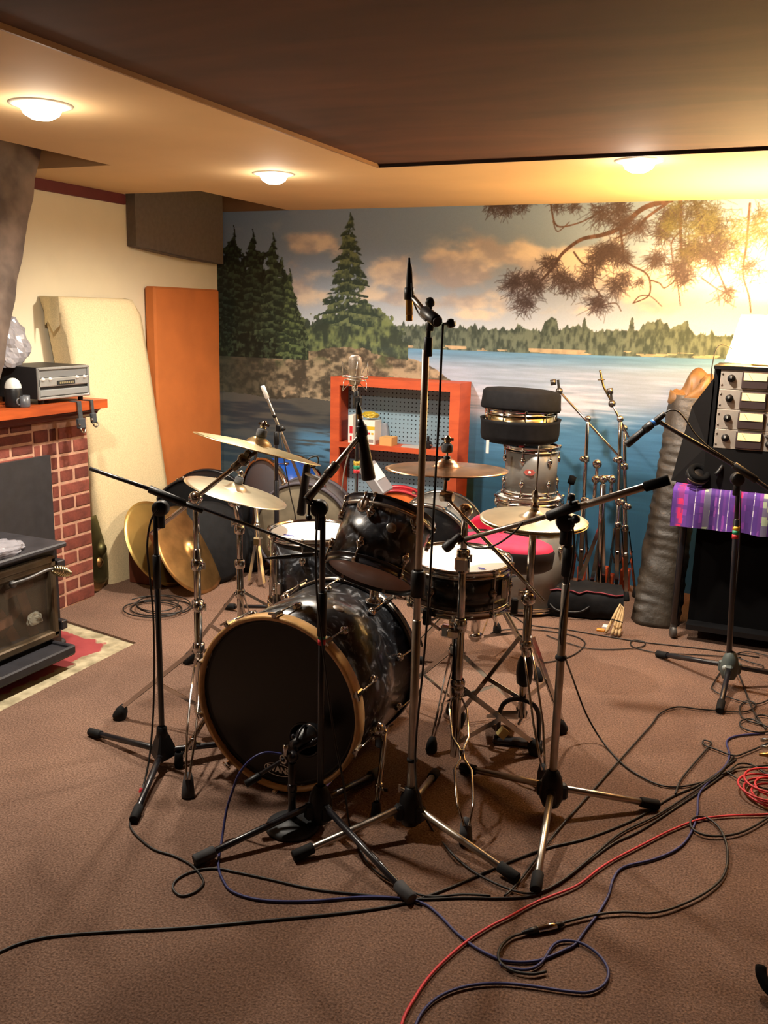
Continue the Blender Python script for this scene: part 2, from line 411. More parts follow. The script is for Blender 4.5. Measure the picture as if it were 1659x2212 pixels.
    sx_, sz_ = zip(*[w(*p) for p in ((480, 700), (600, 690), (680, 688), (760, 660), (800, 655), (850, 700), (900, 745), (930, 775))])
    shr = np.interp(X, sx_, sz_)+.12*(sh-.5)+.05*(noise(45, 40, 43, 3)-.5)
    g = mix(c('26322a')+0*img, c('6b7c4c')+0*img, sst(.38, .68, sh*.55+noise(40, 30, 42, 3)*.45))
    img = mix(img, g, ((Z < shr) & (Z > top-.035*sh) & (X < w(905, 0)[0])).astype(float)*.95)
    # spruces
    def spruce(ax, ay, by, hw, seed, cd, cl_, dens=1.0, lay=16):
        xa, za = w(ax, ay); _, zb = w(ax, by)
        n = .55*noise(24, 46, seed, 4)+.45*noise(9, 20, seed+5, 3); m2 = noise(48, 48, seed+1, 3)
        t = (za-Z)/(za-zb); 
        lf = t*lay+.35*np.sign(X-xa)+1.2*(noise(2.5, 14, seed+2, 3)-.5)+np.abs(X-xa)*-3.0
        saw = lf-np.floor(lf)
        env = hw*np.clip(t, 0, 1)**.8*(.68+.32*saw)*(.22+1.5*n)
        side = np.abs(X-xa-.008*np.sin(t*23))
        k = sst(0, .012, env-side)*(t > 0)*(t < 1)*(sst(.34, .44, m2*.6+n*.5) if dens < 1 else 1)
        k = np.maximum(k, ((side < .004+.008*t) & (t > 0) & (t < 1)))
        colr = mix(c(cd)+0*img, c(cl_)+0*img, sst(.4, .72, m2*.55+(1-saw)*.35+n*.1))
        return k, colr
    fx_, fz_ = zip(*[w(*p) for p in ((466, 560), (486, 535), (505, 515), (525, 548), (545, 520), (568, 548), (592, 530), (612, 570), (630, 610), (642, 650), (655, 690), (668, 720))])
    nf = noise(22, 30, 58, 4); nf2 = noise(60, 60, 59, 3)
    fl = np.interp(X, fx_, fz_)+.10*(nf-.5)+.06*(nf2-.5); bark_ = mix(c('10150f')+0*img, c('33422f')+0*img, sst(.46, .74, nf*.5+nf2*.5))
    xe = w(600, 0)[0]
    bark_ = mix(bark_, mix(c('1e2a1f')+0*img, c('586a48')+0*img, sst(.42, .68, nf2)), sst(xe-.03, xe+.08, X)*.8)
    fm = sst(0, .01, fl-Z)*(Z > w(600, 775)[1])*(1-.9*sst(.66, .72, noise(30, 20, 57, 3))*(Z > w(600, 600)[1]))
    img = mix(img, bark_, fm*(X < w(672, 0)[0]))
    for a in ((505, 486, 720, .13, 60, '11170f', '2a382a', .8, 13), (546, 494, 720, .15, 63, '131a12', '2e3d2c', .8, 12), (590, 503, 740, .17, 66, '172017', '3f5038', .8, 12), (480, 530, 720, .12, 69, '10150f', '26332a', .8, 12), (626, 580, 770, .13, 72, '1f2b20', '55683f', .8, 11)):
        k, q = spruce(*a); img = mix(img, q, k)
    k, q = spruce(757, 458, 705, .205, 80, '24332c', '66754f', .8, 11); img = mix(img, q, k)
    # overhanging pine, drawn stroke by stroke
    def stroke(xa, za, xb, zb, wd, col, al=1.0):
        m_ = wd*1.5+st
        i0, i1 = np.searchsorted(gx, (min(xa, xb)-m_, max(xa, xb)+m_)); j0, j1 = np.searchsorted(gz, (min(za, zb)-m_, max(za, zb)+m_))
        if i1 <= i0 or j1 <= j0: return
        sX, sZ = X[j0:j1, i0:i1], Z[j0:j1, i0:i1]; dx, dz = xb-xa, zb-za; L = dx*dx+dz*dz+1e-12
        tt = np.clip(((sX-xa)*dx+(sZ-za)*dz)/L, 0, 1)
        d = np.hypot(sX-xa-tt*dx, sZ-za-tt*dz)
        k_ = np.clip((wd-d)/st+.5, 0, 1)*al
        s_ = img[j0:j1, i0:i1]; img[j0:j1, i0:i1] = s_*(1-k_[..., None])+col*k_[..., None]
    bark = c('4a3630')
    def limb(P, w0, w1):
        pts = spline([V((*w(*p), 0)) for p in P], 8); N = len(pts)
        for i in range(N-1):
            wd = w0+(w1-w0)*i/N; stroke(pts[i].x, pts[i].y, pts[i+1].x, pts[i+1].y, wd, bark*(.8+.4*rs.rand()))
    for P, a, b in (([(1450, 432), (1390, 450), (1340, 492), (1300, 508), (1255, 518), (1215, 548), (1195, 578), (1170, 605)], .014, .006),
                    ([(1440, 440), (1400, 468), (1365, 500), (1330, 515)], .008, .004), ([(1340, 492), (1345, 530), (1352, 565), (1395, 590), (1405, 615), (1400, 640), (1368, 655)], .006, .003),
                    ([(1405, 605), (1425, 612), (1436, 622), (1460, 605)], .004, .002), ([(1240, 545), (1258, 568), (1280, 578), (1282, 615), (1300, 640)], .005, .003),
                    ([(1470, 432), (1470, 500), (1472, 555)], .010, .004), ([(1470, 500), (1450, 530), (1462, 600), (1470, 660)], .004, .0025), ([(1500, 440), (1525, 520), (1545, 570), (1570, 630)], .006, .003),
                    ([(1620, 440), (1612, 530), (1605, 590), (1618, 640), (1622, 675)], .006, .003), ([(1190, 440), (1198, 480), (1215, 490), (1260, 478), (1300, 455)], .005, .003), ([(1195, 478), (1205, 500), (1230, 480)], .003, .002),
                    ([(1300, 660), (1330, 655), (1342, 672)], .003, .002), ([(1368, 655), (1382, 640), (1405, 640), (1430, 662)], .003, .002), ([(1515, 600), (1560, 630), (1580, 625)], .003, .002)):
        limb(P, a, b)
    def burst(px, py, r, n, down=.2, col='33292a'):
        bx_, bz_ = w(px, py); cc = c(col)
        for _ in range(int(n*1.5)):
            a = rs.rand()*2*math.pi; L = r*(.35+.5*rs.rand()); ox, oz = rs.randn(2)*r*.30
            stroke(bx_+ox, bz_+oz, bx_+ox+L*math.cos(a), bz_+oz+L*(math.sin(a)*.9-down), .0016, cc*(.8+.5*rs.rand()), .62)
    for px, py, r, n in ((1065, 440, .07, 120), (1095, 445, .08, 130), (1130, 440, .06, 80), (1188, 568, .07, 130), (1112, 612, .085, 170), (1135, 650, .085, 150), (1160, 615, .08, 140), (1145, 600, .06, 90), (1210, 600, .075, 140), (1235, 615, .07, 120), (1300, 545, .08, 150), (1325, 540, .085, 170), (1345, 555, .07, 120), (1290, 562, .07, 100), (1292, 655, .08, 140), (1275, 590, .07, 90), (1265, 610, .06, 70), (1330, 615, .075, 120), (1350, 600, .06, 70), (1345, 480, .08, 130), (1380, 490, .07, 110), (1300, 460, .09, 130), (1340, 450, .08, 130), (1240, 445, .05, 60), (1205, 445, .05, 60), (1420, 560, .075, 140), (1432, 500, .08, 120), (1470, 580, .085, 170), (1480, 600, .06, 80), (1490, 540, .08, 140), (1520, 545, .07, 110), (1545, 560, .08, 120), (1555, 520, .08, 110), (1440, 470, .07, 90), (1570, 632, .06, 70, ), (1382, 610, .04, 30), (1460, 460, .08, 100), (1530, 490, .09, 130)):
        burst(px, py, r, n)
    for _ in range(95):
        px = 1440+rs.rand()*560; py = 436+rs.rand()**1.2*(120 if px < 1600 else 150)
        burst(px, py, .065+.03*rs.rand(), 34, .15, ('2d2724', '3a3526', '4a4a30')[rs.randint(3)])
    img = np.clip(img**.84*(.985+.03*rs.rand(*X.shape))[..., None], .01, .95)
    # mesh: one vertex per printed dot, the far stretch beyond the lamp and the foot of the wall in wider steps
    ex = np.concatenate([gx, np.linspace(x1, XR, 40)[1:]]); ez = np.concatenate([np.linspace(0, z0, 24)[:-1], gz])
    A = np.concatenate([img, img[:, ::-1][:, :(len(ex)-nx)*8:8]], 1)
    foot = np.repeat(A[:1], len(ez)-nz, 0); A = np.concatenate([foot, A], 0)
    VX, VZ = np.meshgrid(ex, ez); H_, W_ = VX.shape
    co = np.stack([VX, np.full_like(VX, YB-.004), VZ], -1).reshape(-1, 3).astype(np.float32)
    i = np.arange(W_-1)[None]+np.arange(H_-1)[:, None]*W_
    q = np.stack([i, i+1, i+W_+1, i+W_], -1).reshape(-1, 4).astype(np.int32)
    me = bpy.data.meshes.new('wall_mural'); me.vertices.add(len(co)); me.vertices.foreach_set('co', co.ravel())
    me.loops.add(q.size); me.polygons.add(len(q)); me.loops.foreach_set('vertex_index', q.ravel())
    me.polygons.foreach_set('loop_start', np.arange(0, q.size, 4, dtype=np.int32)); me.polygons.foreach_set('loop_total', np.full(len(q), 4, np.int32))
    me.update()
    at_ = me.color_attributes.new('print', 'FLOAT_COLOR', 'POINT')
    Al = np.where(A <= .04045, A/12.92, ((A+.055)/1.055)**2.4)
    at_.data.foreach_set('color', np.concatenate([Al, np.ones((*Al.shape[:2], 1))], -1).astype(np.float32).ravel())
    M = mat('printed_mural', '808080', .62, spec=.3); nt = M.node_tree
    a_ = nt.nodes.new('ShaderNodeAttribute'); a_.attribute_name = 'print'
    nt.links.new(a_.outputs['Color'], nt.nodes['Principled BSDF'].inputs['Base Color'])
    me.materials.append(M)
    o = bpy.data.objects.new('wall_mural', me); COL.objects.link(o)
    o['label'] = 'wall sized photo mural of a lake with pines and cloudy sky'; o['category'] = 'mural'
make_mural()

# ------------------------------------------------------------------ ceiling floods
def can_light(x, y, label):
    t = thing('recessed_light', label, 'ceiling light', (x, y, ZC), 'recessed ceiling lights')
    o = V((x, y, ZC))
    part(t, 'trim_ring', MB().lathe([(.07, .0), (.074, -.006), (.094, -.004), (.098, .001)], o, n=40), mat('satin_ring', 'cfc3ae', .35, var=.03))
    part(t, 'flood_bulb', MB().lathe([(0, -.046), (.030, -.043), (.053, -.03), (.066, -.006), (.068, .01)], o, n=32), mat('lit_bulb', 'fff1da', .4, emit=26, ecol='ffe9cc'))
    light('flood', 'SPOT', o+V((0, 0, -.052)), CAN_W*4, CAN_COL, t, spot_size=3.0, spot_blend=.75, shadow_soft_size=.045)
    light('spill', 'POINT', o+V((0, 0, -.10)), CAN_W*.05, CAN_COL, t, shadow_soft_size=.03)
can_light(-2.21, 2.31, 'recessed ceiling flood shining above the wood stove hearth')
can_light(-2.25, 3.77, 'recessed ceiling flood between the brown ceiling board and the grey corner panel')
can_light(-.635, 3.835, 'recessed ceiling flood at the edge of the brown board before the pine branches')

# ------------------------------------------------------------------ fireplace
FX = -3.22
MORTAR = mat('pink_mortar', 'b68b73', .9, var=.15, vs=30, bump=.4, bs=80)
BRICKM = [mat('brick_%s' % n, c, .85, var=.22, vs=26, bump=.5, bs=70) for n, c in (('red', '6c3428'), ('brown', '602c22'), ('light', '783d30'))]
fp = thing('fireplace', 'red brick fireplace with pale pink mortar behind the black stove', 'fireplace', (FX-.13, 2.6, 0))
core = MB()
box_ab(core, (XL+.006, 3.2, -.011), (FX-.003, 3.562, .948)); box_ab(core, (XL+.006, 1.55, .74), (FX-.003, 3.2, .948)); box_ab(core, (XL+.006, 1.55, -.011), (FX-.003, 1.92, .74))
part(fp, 'mortar_bed', core, MORTAR)
bcache = {}
def brick(y0, y1, z0, z1):
    k = (round(y1-y0, 3), round(z1-z0, 3), rnd.randrange(3))
    if k not in bcache:
        o = build('brick', MB().box((0, 0, 0), .1, k[0], k[1], None, .004), BRICKM[k[2]]); bcache[k] = o.data
    else:
        o = bpy.data.objects.new('brick', bcache[k]); COL.objects.link(o)
    o.parent = fp; o.location = V((FX-.05+rnd.uniform(-.0015, .002), (y0+y1)/2, (z0+z1)/2))-V(fp.location)
P_, J = .0705, .011
for i in range(14):
    z0 = .006+i*P_; z1 = z0+P_-J
    if i % 2: cuts = [3.205, 3.245, 3.352, 3.362, 3.452, 3.464, 3.563]; ys = [(3.205, 3.243), (3.254, 3.350), (3.362, 3.451), (3.463, 3.563)]
    else: ys = [(3.205, 3.297), (3.308, 3.350), (3.362, 3.563)]
    for a, b in ys:
        if z1 < .97: brick(a, b, z0, z1)
for i in range(4):
    z0 = .752+i*.055; z1 = z0+.045; y = 3.197-(.14 if i % 2 else 0)
    if i % 2: brick(3.068, 3.197, z0, z1); y = 3.058
    while y > 1.95:
        brick(max(y-.28, 1.94), y, z0, z1); y -= .29
for i in range(13):
    z0 = .006+i*P_; z1 = z0+P_-J
    for a, b in (((1.56, 1.70), (1.711, 1.93)) if i % 2 else ((1.56, 1.775), (1.786, 1.93))): brick(a, b, z0, z1)
IRON = mat('matte_black_iron', '2a292c', .6, var=.15, vs=20)
part(fp, 'cover_plate', box_ab(MB(), (-3.3, 1.93, 0), (-3.2, 3.283, .79)), IRON, 'flat black plate closing the hearth opening')

WOODM = wood_mat('red_brown_wood', '8a3a16', 'b9541f', (20, 2.5, 20), .4)
mt = thing('mantel_shelf', 'glossy orange brown wooden mantel shelf over the brick fireplace', 'shelf', (-3.29, 2.6, .95))
part(mt, 'shelf_board', box_ab(MB(), (XL+.002, 1.45, 1.0), (-3.09, 3.572, 1.043)), WOODM)
prof = [(-3.49, 1.0), (-3.12, 1.0), (-3.122, .99), (-3.135, .985), (-3.142, .972), (-3.16, .962), (-3.185, .955), (-3.19, .95), (-3.49, .95)]
part(mt, 'cove_moulding', MB().prism([(x, 1.48, z) for x, z in prof], (0, 2.075, 0)), wood_mat('dark_red_wood', '4a170d', '6d2413', (20, 2.5, 20), .4))
hood = MB(); g = []
for i in range(15):
    z = 1.06+(ZU-1.06)*i/14; r = 2.985+(3.375-2.985)*(i/14); row = []
    for j in range(19):
        y = 1.75-.2*(i/14)+(r-1.75+.2*(i/14))*j/18; row.append(V((-3.2+.012*math.sin(y*17+z*9)*math.sin(z*13+j), y, z)))
    row += [V((XL+.01, r, z))]; row = [V((XL+.01, 1.75-.2*(i/14), z))]+row; g.append(row)
hood.sheet(g); solo('chimney_hood', 'mottled grey brown flared chimney hood rising from the mantel to the ceiling', 'chimney hood', hood, mat('mottled_stone_skin', '5d5048', .8, vs=7, col2='8b7a6e', bump=.8, bs=14), (-3.3, 2.6, 1.06))

# things on the mantel
dk = thing('tape_deck', 'black audio deck with silver slotted front on the mantel', 'audio deck', (-3.27, 3.32, 1.055))
XF = -3.13; SILV = mat('brushed_silver', 'b9bab6', .35, .7, var=.06, vs=40); DSLOT = mat('dark_slot', '1e1f20', .5)
part(dk, 'case', box_ab(MB(), (-3.42, 3.165, 1.068), (XF-.012, 3.49, 1.213)), mat('black_case', '1b1b1d', .5, var=.2))
fr = MB(); fr.box((XF-.006, 3.33, 1.206), .014, .335, .012, None, .003); fr.box((XF-.006, 3.33, 1.143), .014, .335, .040, None, .004); fr.box((XF-.006, 3.33, 1.070), .014, .335, .012, None, .003)
for y in (3.168, 3.492): fr.box((XF-.006, y, 1.139), .014, .012, .146, None, .004)
part(dk, 'front_frame', fr, SILV)
part(dk, 'upper_panel', MB().box((XF-.014, 3.33, 1.182), .012, .312, .034), mat('grey_panel', '7d7f80', .4, .4))
part(dk, 'lower_panel', MB().box((XF-.010, 3.33, 1.094), .016, .312, .030, None, .003), mat('silver_grey_panel', '9fa3a3', .35, .5))
part(dk, 'name_plate', MB().box((XF+.002, 3.335, 1.138), .006, .115, .02), DSLOT)
lt = MB()
for k in range(8): lt.box((XF+.006, 3.293+k*.012, 1.138), .002, .006, .009)
part(dk, 'lettering', lt, mat('dull_gold', '8d8263', .4))
for y in (3.19, 3.235, 3.41, 3.46): part(dk, 'button', MB().lathe([(0, .01), (.007, .008), (.009, 0)], (XF, y, 1.158), (1, 0, 0), 12), WHITEPLASTIC)
for x, y in ((-3.16, 3.2), (-3.16, 3.46), (-3.38, 3.2), (-3.38, 3.46)): part(dk, 'foot', MB().tube((x, y, 1.043), (x, y, 1.069), .012), RUBBER)
def crumple(c, r, seed, sq=(1, 1, 1), n=22, amp=.28):
    R_ = random.Random(seed); ph = [(V((R_.gauss(0, 1), R_.gauss(0, 1), R_.gauss(0, 1))).normalized(), R_.uniform(2, 9), R_.uniform(0, 6)) for _ in range(14)]
    g = []
    for i in range(n+1):
        row = []
        for j in range(2*n):
            a, b = math.pi*i/n, 2*math.pi*j/(2*n)
            d = V((math.sin(a)*math.cos(b), math.sin(a)*math.sin(b), math.cos(a)))
            k = 1+amp*sum(abs(math.sin(q.dot(d)*f+p))-.6 for q, f, p in ph)/5
            z = max(-.62, d.z*k); row.append(V(c)+V((d.x*k*r*sq[0], d.y*k*r*sq[1], z*r*sq[2])))
        row.append(row[0]); g.append(row)
    return MB().sheet(g, False)
PLAST = mat('crinkled_clear_plastic', 'bdbac2', .2, trans=.5, var=.05)
solo('plastic_bag', 'crumpled clear plastic bag behind the silver deck on the mantel', 'bag', crumple((-3.36, 3.17, 1.2965), .135, 3, (.8, 1.0, 1.05)), PLAST, (-3.36, 3.17, 1.213))
cn = thing('canister', 'black canister with a pale domed lid beside the tape deck', 'canister', (-3.2, 3.06, 1.043))
q = WX(30, 866, -3.16); part(cn, 'body', MB().lathe([(0, 0), (.036, 0), (.038, .01), (.038, .075), (.034, .085)], (q.x, q.y, 1.043), n=28), BLACKPLASTIC)
part(cn, 'lid', MB().lathe([(.036, .085), (.034, .1), (.026, .118), (.012, .128), (0, .13)], (q.x, q.y, 1.043), n=28), mat('pale_lid', 'c9ccc6', .4))
q = WX(52, 866, -3.125); mg = thing('mug', 'short dark grey mug at the front of the mantel near the canister', 'mug', (q.x, q.y, 1.043))
part(mg, 'body', MB().lathe([(0, 0), (.024, 0), (.026, .004), (.026, .052), (.023, .052), (.022, .008), (0, .007)], (q.x, q.y, 1.043), n=24), mat('grey_glaze', '4f5156', .4, coat=.3))
part(mg, 'handle', MB().torus((q.x+.0, q.y-.028, 1.07), (1, 0, 0), .015, .004, 16, 6), mat('grey_glaze_handle', '4f5156', .4))
def strap(px, pyb, w_, label, chrome):
    a = WX(px, 869, -3.085); b = WX(px+4, pyb, -3.08)
    t = thing('hanging_strap', label, 'strap', (a.x, a.y, 1.043))
    part(t, 'webbing', MB().bar((-3.13, a.y-.01, 1.046), (-3.086, a.y-.005, 1.046), w_, .004, (0, 0, 1)).bar((-3.085, a.y-.005, 1.048), (-3.083, a.y+.0, b.z+.045), w_, .005, (1, 0, 0)), mat('grey_webbing', '3a3b3d', .8, var=.2, vs=60))
    part(t, 'pad', MB().bar((-3.083, a.y, b.z+.05), (-3.08, b.y, b.z), w_*1.9, .02, (1, 0, 0), .005), mat('grey_pad', '34373b', .8, var=.2))
    part(t, 'buckle', MB().torus((-3.074, b.y+.004, b.z-.004), (1, 0, .3), .014, .0045, 18, 6).ball((-3.074, b.y-.02, b.z+.02), .008), CHROME, 'chrome buckle' if chrome else None)
strap(172, 926, .026, 'wide grey strap hanging over the mantel front edge', False)
strap(199, 914, .018, 'narrow strap with chrome buckle hanging at the mantel end', True)

# wood stove
st = thing('wood_stove', 'squat black iron wood stove with glass door and coil handle', 'stove', (-3.0, 2.45, -.011))
SX = -2.8
SIRON = mat('stove_black', '26252a', .5, var=.2, vs=14, bump=.15, bs=60)
fbx = MB(); box_ab(fbx, (-3.16, 2.02, .05), (-2.95, 2.878, .49))
for a, b in (((-2.95, 2.02, .05), (SX, 2.15, .49)), ((-2.95, 2.83, .05), (SX, 2.878, .49)), ((-2.95, 2.15, .05), (SX, 2.83, .105)), ((-2.95, 2.15, .45), (SX, 2.83, .49))): box_ab(fbx, a, b)
part(st, 'firebox', fbx, SIRON)
part(st, 'top_plate', MB().box((-2.97, 2.45, .50), .46, .86, .022, None, .006), mat('stove_top', '2f2d31', .55, var=.25, vs=10))
FRAMEM = mat('tarnished_bronze_frame', '5f513f', .45, .5, var=.25, vs=12)
dr = MB(); dr.box((SX+.02, 2.49, .445), .04, .68, .03, None, .006); dr.box((SX+.02, 2.49, .113), .04, .68, .034, None, .006)
for y in (2.165, 2.815): dr.box((SX+.02, y, .28), .04, .03, .35, None, .006)
dr.box((SX+.018, 2.49, .42), .03, .64, .03, None, .008)
door = part(st, 'door', dr, FRAMEM)
part(door, 'pane', MB().box((SX+.012, 2.49, .27), .006, .63, .31), mat('smoky_glass', '8a7a68', .05, alpha=.16, spec=.6))
hd = MB().path(spline([WX(22, 1262, SX+.05), WX(60, 1250, SX+.075), WX(100, 1232, SX+.085), WX(118, 1228, SX+.09)]), .007, 8); hd.ball(WX(28, 1262, SX+.045), .016)
part(door, 'handle_rod', hd, mat('steel_rod', '6b6a6a', .4, .8))
a, b = WX(114, 1229, SX+.09), WX(154, 1240, SX+.095); ax = (b-a).normalized(); u, v, w_ = frame(ax)
part(door, 'coil_grip', MB().path([a+(b-a)*(i/150)+(u*math.cos(i*.42)+v*math.sin(i*.42))*(.006+.016*math.sin(math.pi*min(1, .12+i/165))) for i in range(151)], .0035, 6), mat('nickel_coil', 'd6cba6', .2, 1), 'bright coil spring grip')
# firebox lining behind the glass, logs and crumpled paper
part(st, 'hinge_block', MB().box((SX+.015, 2.862, .405), .05, .045, .05, None, .004).box((SX+.015, 2.862, .14), .05, .035, .04, None, .004), SIRON)
lip = MB(); box_ab(lip, (-2.8, 2.06, .045), (-2.655, 2.80, .075)); lip.box((-2.655, 2.43, .07), .02, .74, .04, None, .006).box((-2.73, 2.797, .07), .15, .02, .035, None, .005)
part(st, 'ash_lip', lip, SIRON)
for x, y in ((-2.84, 2.90), (-2.84, 2.0), (-3.12, 2.9), (-3.12, 2.0)): part(st, 'foot', MB().box((x, y, .02), .06, .05, .062, None, .012), SIRON)
part(st, 'flue_collar', MB().lathe([(.085, .51), (.085, .62), (.08, .62), (.08, .511)], (-3.02, 2.2, 0), n=28), SIRON)
LOG = [mat('split_log', '8a5b3f', .9, vs=9, col2='5b3626', var=.2, bump=.6, bs=30), mat('burnt_log', '5a4032', .9, var=.3)]
for i, (pa, pb, r) in enumerate((((60, 1395), (20, 1330), .035), ((15, 1380), (75, 1300), .03), ((95, 1390), (60, 1275), .03), ((20, 1290), (85, 1260), .024), ((-30, 1370), (35, 1340), .03))):
    A, B_ = WX(*pa, SX-.02-.0*i), WX(*pb, SX-.015); A.x = B_.x = -2.885+.012*i
    solo('fire_log', ('split log lying low behind the stove door glass', 'pale split log propped across the stove glass', 'upright log leaning behind the stove glass near the hinge', 'short log on top of the pile behind the stove glass', 'log at the inner end of the pile in the stove')[i], 'log', MB().bar(A, B_, r*1.6, r*.6, (1, 0, 0), .006), LOG[i % 2], group='logs in the stove')
q = WX(75, 1338, SX-.03); solo('crumpled_paper', 'crumpled pale paper in the lower corner of the stove door', 'paper', crumple((q.x, q.y, q.z), .034, 9, (.5, 1.2, .9), 12, .4), mat('pale_paper', 'b9b6a4', .8, var=.15, vs=30))
q = F(0, 1112, .6); solo('black_pan', 'black iron pan standing tilted on the stove top', 'pan', MB().lathe([(0, 0), (.09, 0), (.13, .055), (.135, .058), (.127, .055), (.088, .006), (0, .006)], (-2.93, 2.33, .535), (.1, -.0, 1), 36).bar((-2.93, 2.46, .593), (-2.94, 2.60, .60), .024, .01, (0, 0, 1), .003), mat('seasoned_iron', '1f1e20', .45, var=.2))
solo('plastic_wrap', 'flat crumpled clear plastic wrap lying on the stove top', 'plastic wrap', crumple((-2.83, 2.56, .53), .105, 21, (.75, 1.35, .36), 20, .25), PLAST, (-2.83, 2.56, .511))

# ------------------------------------------------------------------ panels against the end wall
def cushion(mb, cs, th, n=10, puff=.01):          # four corners of the front face and a thickness vector
    a, b, c_, d = [V(p) for p in cs]; th = V(th)
    return mb
BURLAP = mat('cream_burlap', 'd9c69c', .9, vs=160, var=.1, bump=.25, bs=220)
def burlap_panel():
    # sagging fabric wrapped slab: leans on the wall and slumps sideways as it goes down
    ny = 14; zs = [0, .02, .2, .4, .6, .8, 1.0, 1.2, 1.36, 1.45, 1.50, 1.53]
    def xf(z): return -3.355+.075*(1-z/1.53)
    def yo(z): return .20*(1-z/1.53)**.85
    y0, y1 = 3.565, 4.175; g = []
    for z in zs:
        k = max(0, (z-1.44)/.09); xx = xf(z)-.02*k*k
        row = [V((max(XL+.004, xx-.13), y0+yo(z)+.006, z))]
        row += [V((xx+.012*math.sin(math.pi*j/ny)-.012*(1 if j in (0, ny) else 0), y0+yo(z)+(y1-y0)*j/ny-.05*k*k*(j == ny), z)) for j in range(ny+1)]
        row += [V((max(XL+.004, xx-.13), y1+yo(z)-.006-.05*k*k, z))]; g.append(row)
    top = [g[-1]]+[[p+V((dx if 0 < i < ny+2 else 0, 0, .006)) for i, p in enumerate(g[-1])] for dx in (-.05, -.10)]
    return MB().sheet(g).sheet(top)
bp = thing('sound_panel', 'cream burlap covered sound panel leaning on the wall beside the fireplace', 'acoustic panel', (-3.36, 3.9, 0))
part(bp, 'fabric_cover', burlap_panel(), BURLAP)
part(bp, 'flap', MB().sheet([[V((-3.36-.035*i, 3.560-.012*math.sin(i*1.3), 1.535-.004*i-.07*j*(1+.25*math.sin(i*2)))) for j in range(3)] for i in range(4)]), BURLAP, 'loose fabric flap at the top corner')
ORANGE = mat('orange_fabric', 'bd6c32', .85, var=.07, vs=5, bump=.15, bs=200)
solo('orange_sound_panel', 'tall flat orange fabric sound panel standing in the mural corner', 'acoustic panel', MB().box((-3.457, 4.72, .812), .076, .66, 1.6, None, .012), ORANGE)
solo('corner_sound_panel', 'dark grey brown sound panel hung high in the corner above the orange one', 'acoustic panel', MB().prism([V((XL+.065+.02*math.sin(math.pi*(y-4.262)/.86), y, 1.825-.05*(y-4.262)/.86-.012*math.sin(math.pi*(y-4.262)/.86))) for y in [4.262+.86*i/8 for i in range(9)]]+[V((XL+.065, 5.122, 2.25)), V((XL+.065, 4.262, 2.25))], (-.063, 0, 0)), mat('grey_brown_fabric', '655a50', .9, var=.08, vs=40))

# ------------------------------------------------------------------ cymbals
def cym_normal(c, dx, dy, ratio):     # from the slope of the long axis in the photograph and how open the ellipse looks
    v = (V(c)-EYE).normalized(); r = (RIGHT-v*RIGHT.dot(v)).normalized(); up = r.cross(v)
    if up.z < 0: up = -up
    L = math.hypot(dx, dy); n_img = r*(dy/L)+up*(dx/L)
    return (n_img*math.sqrt(1-ratio*ratio)-v*ratio).normalized()
def cymbal_mb(c, n, R, bow=.075, n_=56):
    p = [(.006, .0), (R*.10, -.002), (R*.17, -.012), (R*.215, -.024)]
    for i in range(1, 10):
        t = i/9; r = R*(.215+.785*t); p.append((r, -.024-bow*R*t**1.5))
    p += [(R, p[-1][1]-.0015)]+[(r, z-.0016) for r, z in p[::-1][0:]]
    return MB().lathe(p, V(c)+V(n)*.02, n, n_)
def cyl_mat(base):          # lathed grooves follow the rings of the disc
    return base
for nm, px, py, P, dx, dy, ra, R, mt_, lb in (
        ('cymbal', 418, 1186, (-2.83, 3.92, 0), 95, 185, .60, .254, OLDBRASS, 'big worn bronze cymbal leaning face out on the carpet by the cable coil'),
        ('cymbal', 352, 1170, (-2.95, 3.98, 0), 95, 170, .62, .254, mat('cymbal_gold', 'cbab66', .4, 1, var=.1), 'bright bronze cymbal leaning directly behind the worn one'),
        ('cymbal', 221, 1186, (-3.17, 3.75, 0), 14, 190, .42, .185, GREENBRASS, 'dull greenish cymbal standing upright beside the brick pier'),
        ('cymbal', 214, 1228, (-3.15, 3.71, 0), 14, 190, .40, .155, OLDBRASS, 'smaller aged cymbal leaning low in front of the greenish one')):
    c_ = at(px, py, P); n = cym_normal(c_, dx, dy, ra)
    lo_ = -math.sqrt(max(0, 1-n.z**2))*R
    if nm: c_.z = max(c_.z, -lo_+.002+.07*R*n.z)
    solo(nm, lb, 'cymbal', cymbal_mb(c_, n, R), mt_, group='cymbals leaning on the floor')
q = F(262, 1278); solo('wooden_box', 'narrow red brown wooden box behind the leaning cymbals', 'box', MB().box((-3.12, 3.93, .15), .22, .16, .30, None, .004), wood_mat('box_wood', '4d2012', '6f331c', (12, 12, 3), .6))
bg = MB(); ppts = []
bg.lathe([(0, 0), (.21, .005), (.235, .03), (.235, .06), (.21, .085), (0, .09)], (-2.90, 4.12, .20), (.75, -.55, .35), 32)
solo('cymbal_bag', 'black padded round cymbal bag propped behind the bronze cymbals', 'bag', bg, BLACKCLOTH)

